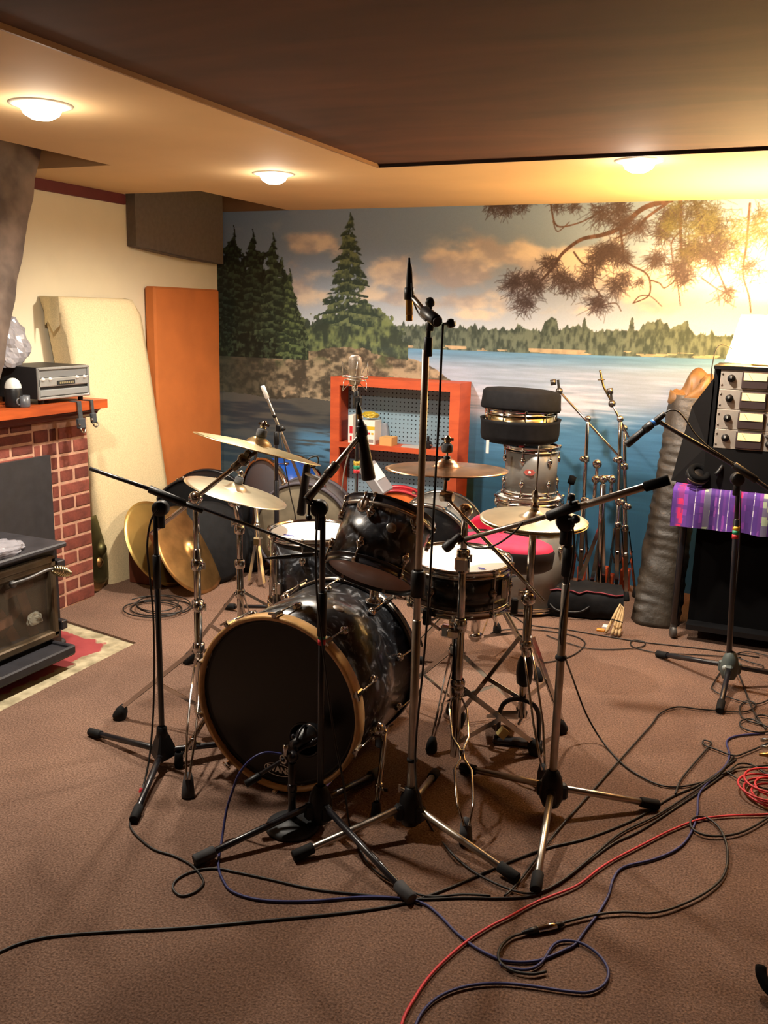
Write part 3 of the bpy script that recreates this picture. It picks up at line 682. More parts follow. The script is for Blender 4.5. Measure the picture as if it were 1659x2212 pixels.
# ------------------------------------------------------------------ drum kit
def lug(mb, p, out, axis, L=.05, r=.012):
    out, axis = V(out).normalized(), V(axis).normalized(); p = V(p)
    return mb.lathe([(.0, .016), (r*.6, .015), (r, .010), (r, 0)], p, out, 12).tube(p-axis*L/2+out*.006, p+axis*L/2+out*.006, r*.55, n=8)
def hoop_mb(c, n, R, h, t=.0025, lip=True):
    p = [(R, 0), (R, h), (R+t+(.004 if lip else 0), h), (R+t+(.004 if lip else 0), h-.003), (R+t, h-.004), (R+t, .004), (R+t+.004, .003), (R+t+.004, 0), (R, 0)]
    return MB().lathe(p, c, n, 48)
def shell_mb(c, n, R, L): return MB().lathe([(R-.006, 0), (R, 0), (R, L), (R-.006, L)], c, n, 56)
def drum(t, base, n, R, L, shellm, topm, botm, lugs=6, hoopm=CHROME, a0=.3, ref=(1, 0, 0), hh=.028, lugat=(.25, .75), badge=None):
    """cylinder drum: base centre, axis n, radius R, shell length L"""
    base = V(base); u, v, w = frame(n, ref)
    part(t, 'shell', shell_mb(base, w, R, L), shellm)
    part(t, 'top_head', MB().lathe([(0, L+.004), (R-.012, L+.004), (R, L-.002)], base, w, 48), topm)
    part(t, 'bottom_head', MB().lathe([(0, -.004), (R-.012, -.004), (R, .002)], base, w, 48), botm)
    part(t, 'top_hoop', hoop_mb(base+w*(L-hh+.012), w, R+.003, hh), hoopm)
    part(t, 'bottom_hoop', hoop_mb(base+w*(hh-.012), -w, R+.003, hh), hoopm)
    for k in range(lugs):
        a = a0+2*math.pi*k/lugs; o = u*math.cos(a)+v*math.sin(a)
        for f, e in zip(lugat, (0, L)):
            mb = lug(MB(), base+w*(L*f)+o*R, o, w, .036, .014)
            mb.tube(base+w*(L*f)+o*(R+.008), base+w*(e+(.012 if e else -.012))+o*(R+.010), .0032, n=6)
            mb.box(base+w*(e+(.006 if e else -.006))+o*(R+.009), .016, .014, .016, (o, w.cross(o), w), .003)
            part(t, 'lug', mb, CHROME)

# bass drum, head towards the viewer
BX, BZ, BR = -1.352, .297, .279
bd = thing('bass_drum', 'large black pearl bass drum with dark front head and pale maple hoop', 'drum', (BX, 2.5, 0))
yf, yr = 2.285, 2.735
part(bd, 'shell', MB().lathe([(BR-.008, 0), (BR, 0), (BR, yr-yf), (BR-.008, yr-yf)], (BX, yf, BZ), (0, 1, 0), 72), PEARL)
def wood_hoop(y0, y1): return MB().lathe([(BR-.004, y0), (BR+.008, y0), (BR+.010, y0+.003), (BR+.010, y1-.003), (BR+.008, y1), (BR-.004, y1), (BR-.004, y0)], (BX, 0, BZ), (0, 1, 0), 96)
part(bd, 'front_hoop', wood_hoop(yf-.018, yf+.026), MAPLE, 'pale maple hoop')
part(bd, 'rear_hoop', wood_hoop(yr-.026, yr+.018), mat('black_lacquer_hoop', '17161a', .2, coat=.5))
part(bd, 'hoop_inlay', MB().lathe([(BR+.0105, yr-.014), (BR+.0115, yr-.013), (BR+.0115, yr+.003), (BR+.0105, yr+.004)], (BX, 0, BZ), (0, 1, 0), 96), NICKEL, 'silver inlay stripe')
px, pz = -1.256, .195
def holed_head():
    mb = MB(); n = 72; hp = [V((px+.052*math.cos(2*math.pi*k/n), yf+.001, pz+.052*math.sin(2*math.pi*k/n))) for k in range(n)]
    rings = [hp]
    for f in (.35, .7, 1.0):
        rings.append([h.lerp(V((BX+(BR-.012)*math.cos(2*math.pi*k/n), yf+.001, BZ+(BR-.012)*math.sin(2*math.pi*k/n))), f) for k, h in enumerate(hp)])
    rings.append([V((BX+(BR-.003)*math.cos(2*math.pi*k/n), yf+.008, BZ+(BR-.003)*math.sin(2*math.pi*k/n))) for k in range(n)])
    for r in rings: r.append(r[0])
    return mb.sheet(rings, False)
hd = part(bd, 'front_head', holed_head(), DARKHEAD)
part(hd, 'port_ring', MB().torus((px, yf, pz), (0, 1, 0), .054, .0035, 48, 8), mat('port_trim', '26242a', .4))
part(hd, 'collar_ring', MB().lathe([(BR-.018, 0), (BR-.012, -.003), (BR-.007, 0)], (BX, yf+.001, BZ), (0, 1, 0), 96), BLACKPLASTIC)
part(bd, 'rear_head', MB().lathe([(0, 0), (BR-.01, 0)], (BX, yr, BZ), (0, 1, 0), 64), mat('frosted_head', '5a5650', .5))
lx, lz = -1.351, .071
LOGOM = mat('pale_print', 'f2f1ee', .5)
g1, g2 = [], []
for k in range(65):
    a = 2*math.pi*k/64; g1.append(V((lx+.052*math.cos(a), yf-.0008, lz+.022*math.sin(a)))); g2.append(V((lx+.049*math.cos(a), yf-.0008, lz+.0195*math.sin(a))))
part(hd, 'logo_oval', MB().sheet([g1, g2], False), LOGOM)
tx = bpy.data.curves.new('logo_lettering', 'FONT'); tx.body = 'EVANS'; tx.size = .028; tx.align_x = 'CENTER'; tx.align_y = 'CENTER'; tx.extrude = .0003; tx.offset = .0011
tx.materials.append(LOGOM); to = bpy.data.objects.new('tmp', tx); tme = bpy.data.meshes.new_from_object(to); bpy.data.objects.remove(to); tme.materials.clear(); tme.materials.append(LOGOM); to = bpy.data.objects.new('logo_lettering', tme); COL.objects.link(to); to.parent = hd
to.location = V((lx, yf-.001, lz))-root_loc(hd); to.rotation_euler = (math.pi/2, 0, 0)
for k in range(10):
    a = math.radians(18+36*k); o = V((math.cos(a), 0, math.sin(a))); C_ = V((BX, 0, BZ))
    for y0, s_ in ((yf, 1), (yr, -1)):
        mb = lug(MB(), C_+o*BR+V((0, y0+s_*.12, 0)), o, (0, 1, 0), .04, .014)
        mb.tube(C_+o*(BR+.016)+V((0, y0+s_*.12, 0)), C_+o*(BR+.018)+V((0, y0-s_*.024, 0)), .003, n=6)
        mb.box(C_+o*(BR+.014)+V((0, y0-s_*.004, 0)), .014, .05, .018, (o, V((0, 1, 0)), o.cross(V((0, 1, 0)))), .004)
        mb.bar(C_+o*(BR+.022)+V((0, y0-s_*.028, 0))-o.cross(V((0, 1, 0)))*.016, C_+o*(BR+.022)+V((0, y0-s_*.028, 0))+o.cross(V((0, 1, 0)))*.016, .006, .006)
        part(bd, 'tension_claw', mb, CHROME)
for s_ in (1, -1):
    o = V((s_*.93, 0, -.32)); p = V((BX, yf+.13, BZ))+V((s_*BR*.96, 0, -.075)); foot = F(812, 1768) if s_ > 0 else V((BX-.37, yf-.02, 0))
    mb = MB().ball(p+o*.02, .026).tube(p, p+o*.05, .014).tube(p+o*.045, V(foot)+V((0, 0, .02)), .0085).box(p+o*.03+V((0, 0, -.03)), .03, .03, .05, None, .006)
    mid = (p+o*.045).lerp(V(foot), .66); mb.tube(mid+V((0, 0, .02)), mid-V((0, 0, .02)), .012).bar(mid, mid+V((.03, 0, .004)), .006, .01)
    sp = part(bd, 'spur', mb, CHROME)
    part(sp, 'rubber_tip', MB().lathe([(0, 0), (.013, 0), (.016, .012), (.013, .05), (.009, .055)], foot, n=14), RUBBER)
part(bd, 'badge', MB().lathe([(0, .002), (.018, .0015), (.02, 0)], V((BX, yf+.22, BZ))+V((.35, 0, .937))*BR, (.35, 0, .937), 20), NICKEL)

# rack tom tilted to the player, bottom head showing
c_ = at(800, 1241, (-1.16, 2.50, 0)); nrm = cym_normal(c_, 190, 62, -.24)
rt = thing('rack_tom', 'black pearl rack tom tilted above the bass drum showing its brown bottom head', 'drum', c_)
drum(rt, c_, nrm, .142, .205, PEARL, WHITEHEAD, CLEARHEAD, 6, BLACKMETAL, .55)
u, v, w = frame(nrm, (1, 0, 0)); fo = (EYE-c_); fo = (fo-w*fo.dot(w)).normalized(); sd = w.cross(fo)
for k in (-.62, .62):
    o = fo*math.cos(k)+sd*math.sin(k)
    part(rt, 'mount_disc', MB().lathe([(.024, 0), (.027, .006), (.02, .012), (.012, .014), (.0, .014)], c_+w*.175+o*.142, o, 24).tube(c_+w*.16+o*.155, c_+w*.215+o*.157, .0045), CHROME)
mb_ = [c_+w*.185+(fo*math.cos(k)+sd*math.sin(k))*.149 for k in [i*.14 for i in range(-8, 9)]]
part(rt, 'suspension_band', MB().path(mb_, .006, 6), NICKEL)
part(rt, 'badge', MB().lathe([(0, .003), (.013, .003), (.016, 0)], c_+w*.125+(fo*math.cos(.12)+sd*math.sin(.12))*.1415, fo*math.cos(.12)+sd*math.sin(.12), 20), NICKEL)
arm0 = V((-1.20, 2.66, BZ+BR-.030))
tm = MB().lathe([(.03, 0), (.03, .01), (.016, .014), (.016, .07)], arm0, n=18); q = c_-fo*.155+w*.11
tm.tube(arm0, arm0+V((0, 0, .16)), .0125).path(spline([arm0+V((0, 0, .15)), arm0+V((.01, .03, .27)), q], 6), .010, 10).ball(arm0+V((0, 0, .165)), .022)
part(rt, 'mount_arm', tm, CHROME)

# floor tom
ft_c = V((-1.70, 3.16, .325))
ft = thing('floor_tom', 'black pearl floor tom with white head behind the bass drum', 'drum', ft_c)
drum(ft, ft_c, (0, 0, 1), .178, .295, PEARL, WHITEHEAD, CLEARHEAD, 8, CHROME, .25)
for k in range(3):
    a = .2+2.094*k; o = V((math.cos(a), math.sin(a), 0)); p = ft_c+o*.196
    lg = part(ft, 'leg', MB().tube((p.x, p.y, .03), (p.x, p.y, .56), .006).box((p.x-o.x*.01, p.y-o.y*.01, .42), .03, .03, .05, None, .005), CHROME)
    part(lg, 'rubber_foot', MB().lathe([(0, 0), (.014, 0), (.014, .03), (.007, .045)], (p.x, p.y, 0), n=12), RUBBER)
part(ft, 'head_print', MB().box((-1.75, 3.045, .6245), .05, .014, .0006), mat('blue_print', '31337e', .6))

# snare drum on its stand
sn_c = V((-1.015, 2.99, .49))
sn = thing('snare_drum', 'black snare drum with bright white head and chrome hoops in the kit', 'drum', sn_c)
drum(sn, sn_c, (.02, -.03, 1), .178, .15, mat('black_gloss_shell', '0c0b0c', .25, coat=.5), WHITEHEAD, CLEARHEAD, 10, CHROME, .1, hh=.03, lugat=(.5, .5))
part(sn, 'head_print', MB().box((-.905, 2.90, .6435), .024, .012, .0006), mat('blue_mark', '3a3fb0', .6))
o = V((.95, -.25, 0)).normalized()
part(sn, 'throw_off', MB().box(sn_c+o*.192+V((0, 0, .08)), .02, .03, .07, None, .004).tube(sn_c+o*.2+V((0, 0, .03)), sn_c+o*.205+V((0, 0, .12)), .005).bar(sn_c+o*.2+V((0, 0, .12)), sn_c+o*.235+V((0, 0, .135)), .012, .006), CHROME)
ss_b = V((-1.03, 3.02, 0)); ss = thing('snare_stand', 'chrome snare stand with basket arms under the black snare drum', 'stand', ss_b)
def tri_legs(t, top_z, foot_r, angs, B, m_=CHROME, foot_m=RUBBER, w=.020, knee=None, strut_z=None, double=True):
    for a in angs:
        o = V((math.cos(a), math.sin(a), 0)); s_ = V((-o.y, o.x, 0)); A = V((B[0], B[1], top_z))+o*.02; E = V((B[0], B[1], .012))+o*foot_r
        mb = MB()
        if double: mb.bar(A+s_*.011, E+s_*.004+V((0, 0, .02)), .0045, w*.7, o).bar(A-s_*.011, E-s_*.004+V((0, 0, .02)), .0045, w*.7, o)
        else: mb.tube(A, E, w*.5)
        if strut_z is not None:
            mid = A.lerp(E, .55); mb.bar(V((B[0], B[1], strut_z))+o*.016, mid, .012, .004, s_)
        l = part(t, 'leg', mb, m_)
        part(l, 'rubber_foot', MB().lathe([(0, 0), (.016, 0), (.021, .01), (.018, .035), (.010, .055), (0, .058)], E-V((0, 0, .012))+o*.012, (-o.x*.35, -o.y*.35, 1), 14), foot_m)
tri_legs(ss, .27, .27, (.6, 2.7, 4.8), ss_b, strut_z=.09)
mb = MB().tube(ss_b+V((0, 0, .06)), ss_b+V((0, 0, .39)), .0125).lathe([(.018, .25), (.024, .26), (.024, .29), (.018, .30)], ss_b, n=16).ball(ss_b+V((0, 0, .4)), .028).bar(ss_b+V((0, 0, .275)), ss_b+V((.05, -.02, .28)), .01, .006)
mb.tube(ss_b+V((0, 0, .4)), ss_b+V((0, 0, .45)), .012).box(ss_b+V((-.02, -.03, .36)), .05, .03, .05, None, .008).tube(ss_b+V((-.05, -.03, .36)), ss_b+V((-.11, -.06, .41)), .007)
part(ss, 'post', mb, CHROME)
for a in (.3, 2.4, 4.5):
    o = V((math.cos(a), math.sin(a), 0)); p = V((sn_c.x, sn_c.y, 0)); e = p+o*.203
    ar = part(ss, 'basket_arm', MB().path([ss_b+V((0, 0, .44)), p+o*.10+V((0, 0, .452)), e+V((0, 0, .456)), e+V((0, 0, .50))], .006, 8), CHROME)
    part(ar, 'rubber_grip', MB().box(e+V((0, 0, .475)), .026, .026, .06, (o, V((-o.y, o.x, 0)), V((0, 0, 1))), .005), BLACKPLASTIC)

# throne behind the snare
th_b = V((-1.165, 3.69, 0)); th = thing('drum_throne', 'drum throne with a two lobed pink red top behind the snare', 'stool', th_b)
REDV = mat('red_velour', 'c01f45', .75, var=.12, vs=30)
tc_ = V((-1.08, 3.72, .525)); pts = []
for k in range(64):
    a = 2*math.pi*k/64; r = .17+.035*math.cos(2*a)+.012*math.cos(3*a); pts.append((r*1.12*math.cos(a), r*math.sin(a)))
def seat_layer(s_, z, tilt=.0): return [tc_+V((x*s_*.96, y*s_, z+.0*x)) for x, y in pts]+[tc_+V((pts[0][0]*s_*.96, pts[0][1]*s_, z))]
part(th, 'seat_top', MB().sheet([seat_layer(.02, .032), seat_layer(.3, .028), seat_layer(.6, .024), seat_layer(.85, .018), seat_layer(.97, .006), seat_layer(1.0, -.008)]), REDV, 'pink red padded top')
part(th, 'seat_side', MB().sheet([seat_layer(1.0, -.008), seat_layer(1.03, -.02), seat_layer(1.0, -.085), seat_layer(.9, -.1), seat_layer(.02, -.1)]), mat('black_brown_vinyl', '231a18', .5, var=.1))
part(th, 'backrest_pad', MB().sheet([[V((-1.27+.17*i/12, 3.80, .55))+V((0, .04*math.sin(math.pi*i/12), .075*math.sin(math.pi*i/12)**.6*s_)) for i in range(13)] for s_ in (0, .6, 1)]+[[V((-1.27+.17*i/12, 3.845, .55))+V((0, .04*math.sin(math.pi*i/12), .07*math.sin(math.pi*i/12)**.6*s_)) for i in range(13)] for s_ in (1, .5, 0)]), REDV)
part(th, 'post', MB().tube(th_b+V((0, 0, .07)), th_b+V((0, 0, .24)), .021, n=16).tube(th_b+V((0, 0, .2)), th_b+V((.04, .01, .44)), .016, n=14).lathe([(.021, .08), (.03, .085), (.03, .105), (.021, .11)], th_b, n=18), CHROME)
tri_legs(th, .36, .33, (-.45, 1.65, 3.75), th_b+V((.03, 0, 0)), w=.024, strut_z=.1)

# ------------------------------------------------------------------ cymbal stands
def wing(mb, p, d=(1, 0, 0), s_=.02):
    d = V(d).normalized(); p = V(p)
    return mb.tube(p, p+d*s_, .005, n=8).bar(p+d*s_-V((0, 0, .012)), p+d*s_+V((0, 0, .012)), .005, .006)
def collar(mb, p, r, h=.03): return mb.lathe([(r, -h/2), (r+.006, -h/2+.004), (r+.007, 0), (r+.006, h/2-.004), (r, h/2)], p, n=18)
def topper(t, c, n):          # felts, sleeve and wing nut over the bell
    part(t, 'felt', MB().lathe([(0, .0), (.016, 0), (.018, .006), (.018, .022), (.012, .028), (0, .028)], V(c)+V(n)*.02, n, 18), FELT)
    mb = MB().tube(V(c)-V(n)*.06, V(c)+V(n)*.075, .004, n=8).lathe([(.007, .048), (.011, .05), (.011, .066), (.005, .074)], V(c), n, 12)
    u, v, w = frame(n); mb.bar(V(c)+w*.062-u*.02, V(c)+w*.062+u*.02, .008, .004, v); part(t, 'wing_nut', mb, CHROME)
def wire_leg(t, P, foot, sp=.02, twice=False):        # pair of rods meeting at a rubber foot
    foot = V(foot); A = V(P[0]); d = (foot-A); s_ = V((-d.y, d.x, 0)).normalized(); E = foot+V((0, 0, .06))
    mb = MB()
    prof = ((0, .7), (.12, 1.2), (.38, 1.1), (.48, .25), (.56, .25), (.64, 1.1), (.86, 1.0), (1, .3)) if twice else ((0, .8), (.3, 1), (.7, 1), (1, .3))
    for k in (-1, 1): mb.path([A.lerp(E, f)+s_*(k*sp*q)+V((0, 0, .02*math.sin(math.pi*f))) for f, q in prof], .004, 8)
    if twice: mb.box(A.lerp(E, .52)+V((0, 0, .02)), .014, .014, .03, None, .003)
    l = part(t, 'leg', mb, CHROME)
    part(l, 'rubber_foot', MB().lathe([(0, 0), (.019, 0), (.021, .006), (.017, .05), (.011, .075), (0, .078)], foot, (-d.x*.25, -d.y*.25, abs(d.z)), 14), GREYRUBBER)
def flat_leg(t, top, foot, post, strut_z, w=.024):
    top, foot = V(top), V(foot); o = V((foot.x-top.x, foot.y-top.y, 0)).normalized(); s_ = V((-o.y, o.x, 0))
    A = top+o*.022; E = foot+V((0, 0, .03))
    mb = MB().bar(A+s_*.009, E+s_*.007, w*.55, .003, s_).bar(A-s_*.009, E-s_*.007, w*.55, .003, s_).bar(A.lerp(E, .5), E, .016, .006, s_)
    mid = A.lerp(E, .5); mb.bar(V((post[0], post[1], strut_z))+o*.015, mid, .016, .003, s_).ball(mid, .008)
    l = part(t, 'leg', mb, CHROME)
    part(l, 'rubber_foot', MB().lathe([(0, 0), (.02, 0), (.026, .008), (.022, .04), (.013, .062), (0, .066)], foot, (-o.x*.5, -o.y*.5, 1), 14), RUBBER)

# boom stand carrying the upper crash
b1 = V((-1.776, 2.465, 0)); s1 = thing('cymbal_boom_stand', 'chrome cymbal boom stand beside the bass drum hoop holding the higher crash', 'stand', b1)
col = V((b1.x, b1.y, .33))
mb = MB().tube(b1+V((0, 0, .10)), b1+V((0, 0, .50)), .0145, n=14).tube(b1+V((0, 0, .48)), b1+V((0, 0, .70)), .0125, n=14).tube(b1+V((0, 0, .68)), b1+V((0, 0, .86)), .010, n=12)
for z in (.50, .645, .345, .12): collar(mb, b1+V((0, 0, z)), .0145, .04)
wing(mb, b1+V((.015, 0, .50)), (1, -.3, 0)); wing(mb, b1+V((.015, 0, .645)), (1, -.3, 0))
mb.ball(b1+V((.008, -.012, .50)), .022, 14).ball(b1+V((0, 0, .875)), .024, 14)
part(s1, 'post', mb, CHROME)
flat_leg(s1, col, F(256, 1552), b1, .13)
wire_leg(s1, [V((b1.x, b1.y, .31))], F(406, 1722), .014)
flat_leg(s1, col, V((-1.70, 2.86, 0)), b1, .13)
c1 = at(560, 957, (-1.50, 2.56, 0)); n1 = cym_normal(c1, 285, 76, .035)
tilt = at(527, 993, c1-V((0, 0, .03))); j = b1+V((0, 0, .875)); tail = j+(j-tilt)*.95
arm = part(s1, 'boom_arm', MB().tube(tail, tilt, .0075, n=10), CHROME)
part(s1, 'tilter', MB().ball(tilt, .022).tube(tilt, c1-n1*.03, .007).bar(tilt-V((.02, 0, .02)), tilt+V((.02, 0, .03)), .02, .02, None, .004).tube(tilt, tilt+(j-tilt).normalized()*.05, .013), mat('dark_chrome', '6e6659', .22, 1))
solo('crash_cymbal', 'higher crash cymbal seen nearly edge on above the cream crash', 'cymbal', cymbal_mb(c1, n1, .215, .07), BRASS)
topper(s1, c1, n1)
# straight stand carrying the lower crash
b2 = V((-2.03, 3.12, 0)); s2 = thing('cymbal_stand', 'chrome straight cymbal stand between floor tom and boom stand under the cream crash', 'stand', b2)
c2 = at(512, 1054, (-1.99, 3.05, 0)); n2 = cym_normal(c2, 278, 75, .19)
mb = MB().tube(b2+V((0, 0, .08)), b2+V((0, 0, .45)), .0145, n=14).tube(b2+V((0, 0, .43)), b2+V((0, 0, .63)), .0115, n=14).tube(b2+V((0, 0, .60)), c2-n2*.05, .008, n=10)
for z in (.45, .60, .32): collar(mb, b2+V((0, 0, z)), .0145, .04)
wing(mb, b2+V((-.015, 0, .62)), (-1, -.3, 0)); wing(mb, b2+V((.015, 0, .45)), (-1, -.4, 0)); mb.ball(c2-n2*.06, .022)
part(s2, 'post', mb, CHROME)
for ft_ in (F(403, 1432), V((-1.78, 3.48, 0)), V((-1.70, 2.83, 0))): flat_leg(s2, (b2.x, b2.y, .32), ft_, b2, .1, .02)
topper(s2, c2, n2)
solo('crash_cymbal', 'cream coloured crash cymbal tilted in front of the floor tom stand', 'cymbal', cymbal_mb(c2, n2, .212, .07), PALEBRASS)
# boom stand with ride in the middle
b3 = V((-.905, 2.70, 0)); s3 = thing('cymbal_boom_stand', 'chrome cymbal boom stand in front of the snare holding the reddish ride', 'stand', b3)
mb = MB().tube(b3+V((0, 0, .03)), b3+V((0, 0, .50)), .0155, n=14).tube(b3+V((0, 0, .48)), b3+V((0, 0, .74)), .013, n=14).tube(b3+V((0, 0, .72)), b3+V((0, 0, .87)), .011, n=12)
for z in (.50, .735, .27, .70): collar(mb, b3+V((0, 0, z)), .0155, .045)
wing(mb, b3+V((-.015, 0, .50)), (-1, -.5, 0)); wing(mb, b3+V((.015, -.01, .735)), (1, -.5, 0)); mb.box(b3+V((-.02, -.01, .47)), .04, .03, .03, None, .006).box(b3+V((.0, -.01, .71)), .045, .035, .05, None, .008)
mb.ball(b3+V((0, 0, .885)), .024, 14).lathe([(.016, .28), (.024, .285), (.026, .30), (.02, .31)], b3, n=16)
part(s3, 'post', mb, CHROME)
part(s3, 'rubber_sleeve', MB().tube(b3+V((-.014, -.004, .29)), b3+V((-.012, -.004, .47)), .007), RUBBER)
wire_leg(s3, [V((b3.x, b3.y, .24))], F(1006, 1825), .024, True)
flat_leg(s3, (b3.x, b3.y, .27), F(1160, 1628), b3, .08, .03)
flat_leg(s3, (b3.x, b3.y, .27), V((-1.05, 3.08, 0)), b3, .08)
part(s3, 'tape_band', MB().bar(at(1080, 1578, (-.75, 2.85, 0)), at(1092, 1588, (-.74, 2.86, 0)), .022, .034, (0, 0, 1)), mat('cream_tape', 'c9b878', .6))
c3 = at(965, 1004, (-.974, 2.70, 0)); n3 = cym_normal(c3, 272, 8, .125)
tilt = at(960, 1072, b3); j = b3+V((0, 0, .885)); tail = at(1175, 1300, b3+V((.12, -.12, 0)))
part(s3, 'boom_arm', MB().tube(tail, tilt, .0065, n=10), CHROME)
part(s3, 'tilter', MB().tube(tilt+V((-.012, 0, 0)), tilt+V((.03, 0, 0)), .018, n=16).tube(tilt, c3-n3*.03, .0055), mat('dark_chrome_tilter', '7a7064', .25, 1))
part(s3, 'cymbal_sleeve', MB().tube(c3-n3*.05, c3+n3*.028, .0125, n=14), BLACKPLASTIC)
topper(s3, c3+n3*.02, n3)
def ride_mat():
    M = mat('ride_bronze', 'b58a63', .26, 1, var=.3, vs=24); return M
solo('ride_cymbal', 'broad reddish ride cymbal level in front of the orange shelf', 'cymbal', cymbal_mb(c3, n3, .197, .05), ride_mat())

# hi-hat
hb = V((-.745, 2.955, 0)); hs = thing('hi_hat_stand', 'chrome hi-hat stand with pedal between snare and silver mic stand', 'stand', hb)
zt = .825
mb = MB().tube(hb+V((0, 0, .10)), hb+V((0, 0, .56)), .0155, n=14).tube(hb+V((0, 0, .54)), hb+V((0, 0, zt-.05)), .013, n=14)
collar(mb, hb+V((0, 0, .55)), .0155, .05); collar(mb, hb+V((0, 0, .37)), .0155, .04); wing(mb, hb+V((-.015, 0, .56)), (-1, -.3, 0)); mb.ball(hb+V((.0, -.01, .545)), .026, 14)
part(hs, 'post', mb, CHROME)
part(hs, 'pull_rod', MB().tube(hb+V((0, 0, zt-.06)), hb+V((.003, 0, 1.075)), .0032, n=8).lathe([(.004, .055), (.012, .06), (.012, .09), (.007, .10)], hb+V((0, 0, zt)), n=14), CHROME)
part(hs, 'clutch', MB().lathe([(.004, .0), (.016, .002), (.016, .018), (.009, .022), (.009, .06), (.004, .062)], hb+V((0, 0, zt+.03)), n=16).bar(hb+V((0, 0, zt+.09)), hb+V((.035, -.01, zt+.085)), .006, .008), CHROME)
part(hs, 'black_sleeve', MB().lathe([(.016, .22), (.026, .23), (.03, .27), (.026, .31), (.017, .33)], hb, n=18), BLACKPLASTIC)
for ft_ in (F(1214, 1580), V((-1.0, 2.98, 0))): flat_leg(hs, (hb.x, hb.y, .40), ft_, hb, .17, .024)
wire_leg(hs, [V((hb.x, hb.y, .38))], F(1172, 1700), .016)
PLATE = mat('cast_pedal', '77736c', .35, .9, var=.1)
pe = MB(); f0 = at(1125, 1515, hb); pd = V((-.12, -.02, 0))
pe.prism([hb+V(p) for p in ((-.16, .10, .02), (-.05, .14, .02), (-.02, .02, .10), (-.09, -.02, .10))], (0, 0, .012))
part(hs, 'footboard', pe, PLATE)
fr = MB().path(spline([hb+V((-.075, -.035, .012)), hb+V((-.07, -.03, .13)), hb+V((-.03, -.02, .17)), hb+V((.03, -.01, .165)), hb+V((.06, 0, .12)), hb+V((.065, 0, .012))], 5), .0085, 8)
fr.bar(hb+V((-.09, -.04, .012)), hb+V((.08, 0, .012)), .04, .02, (0, 0, 1), .004); part(hs, 'pedal_frame', fr, BLACKMETAL)
part(hs, 'pedal_chain', MB().path([hb+V((0, 0, .155)), hb+V((.002, -.004, .10)), hb+V((-.01, .0, .07))], .006, 6), CHROME)
hn = cym_normal(hb+V((0, 0, zt)), 228, 18, .235)
def hat(c, n, up):
    return cymbal_mb(c, n, .183, .045) if up else cymbal_mb(c, -V(n), .183, .045)
solo('hi_hat_cymbal', 'upper cream hi-hat cymbal facing up on its rod', 'cymbal', hat(hb+V((0, 0, zt+.012)), hn, 1), PALEBRASS)
solo('hi_hat_cymbal', 'lower hi-hat cymbal just under the cream one', 'cymbal', hat(hb+V((0, 0, zt-.022)), hn, 0), BRASS)
# bass drum pedal behind the drum
kb = V((-1.30, 2.80, 0)); kp = thing('kick_pedal', 'chrome bass drum pedal at the back of the black pearl drum', 'pedal', kb)
part(kp, 'base_frame', MB().box(kb+V((0, .16, .008)), .09, .33, .014, None, .003).tube(kb+V((-.05, .02, .01)), kb+V((-.05, .02, .2)), .009).tube(kb+V((.05, .02, .01)), kb+V((.05, .02, .2)), .009).tube(kb+V((-.06, .02, .195)), kb+V((.06, .02, .195)), .009), CHROME)
part(kp, 'footboard', MB().bar(kb+V((0, .05, .12)), kb+V((0, .32, .03)), .08, .01, (0, 0, 1), .003), PLATE)
part(kp, 'beater', MB().tube(kb+V((0, .02, .195)), kb+V((0, .045, .40)), .004).ball(kb+V((0, .04, .41)), .028), FELT)

# ------------------------------------------------------------------ microphone stands
def mic_stand(label, base, feet, metal, hubm, z_hub, segs, group=None, legr=.010, hub='round', footm=RUBBER, cap=.016, leg_z=.06, lean=(0, 0)):
    """segs: (z0, z1, radius, material, part name)"""
    b = V((base[0], base[1], 0)); t = thing('microphone_stand', label, 'microphone stand', b, group)
    if hub == 'pyramid':
        hb_ = MB(); q = lambda r, z: [b+V((r*math.cos(k*2*math.pi/3+HUBA), r*math.sin(k*2*math.pi/3+HUBA), z)) for k in range(3)]
        lo_, hi_ = q(.058, .035), q(.018, z_hub+.075)
        ring = []
        for lv in (lo_, [p.lerp(hi_[i], .25)+(p-b).normalized()*.006 for i, p in enumerate(lo_)], hi_):
            r = []
            for i in range(3):
                a_, c_ = lv[i], lv[(i+1) % 3]; r += [a_.lerp(c_, .12), a_.lerp(c_, .5), a_.lerp(c_, .88)]
            ring.append(r+[r[0]])
        hb_.sheet(ring, False).lathe([(.016, z_hub+.05), (.019, z_hub+.06), (.017, z_hub+.085), (.012, z_hub+.09)], b, n=16)
    else:
        hb_ = MB().lathe([(.012, z_hub-.06), (.026, z_hub-.055), (.036, z_hub-.03), (.037, z_hub-.005), (.030, z_hub+.035), (.019, z_hub+.058), (.014, z_hub+.062)], b, n=14)
        for f in feet:
            d = (V(f)-b); d.z = 0; d.normalize(); hb_.box(b+d*.034+V((0, 0, z_hub-.012)), .03, .032, .05, (d, V((-d.y, d.x, 0)), V((0, 0, 1))), .007)
    part(t, 'hub', hb_, hubm)
    for f in feet:
        f = V((f[0], f[1], cap)); d = (f-b); d.z = 0; d.normalize()
        l = part(t, 'leg', MB().tube(b+d*.03+V((0, 0, leg_z)), f, legr, n=10), metal)
        e = (f-(b+d*.03+V((0, 0, leg_z)))).normalized()
        part(l, 'end_cap', MB().tube(f-e*.05, f+e*.012, cap*.98, n=12), footm)
    for z0, z1, r, m_, nm in segs: part(t, nm, MB().tube(b+V((lean[0]*z0, lean[1]*z0, z0)), b+V((lean[0]*z1, lean[1]*z1, z1)), r, n=14), m_)
    return t
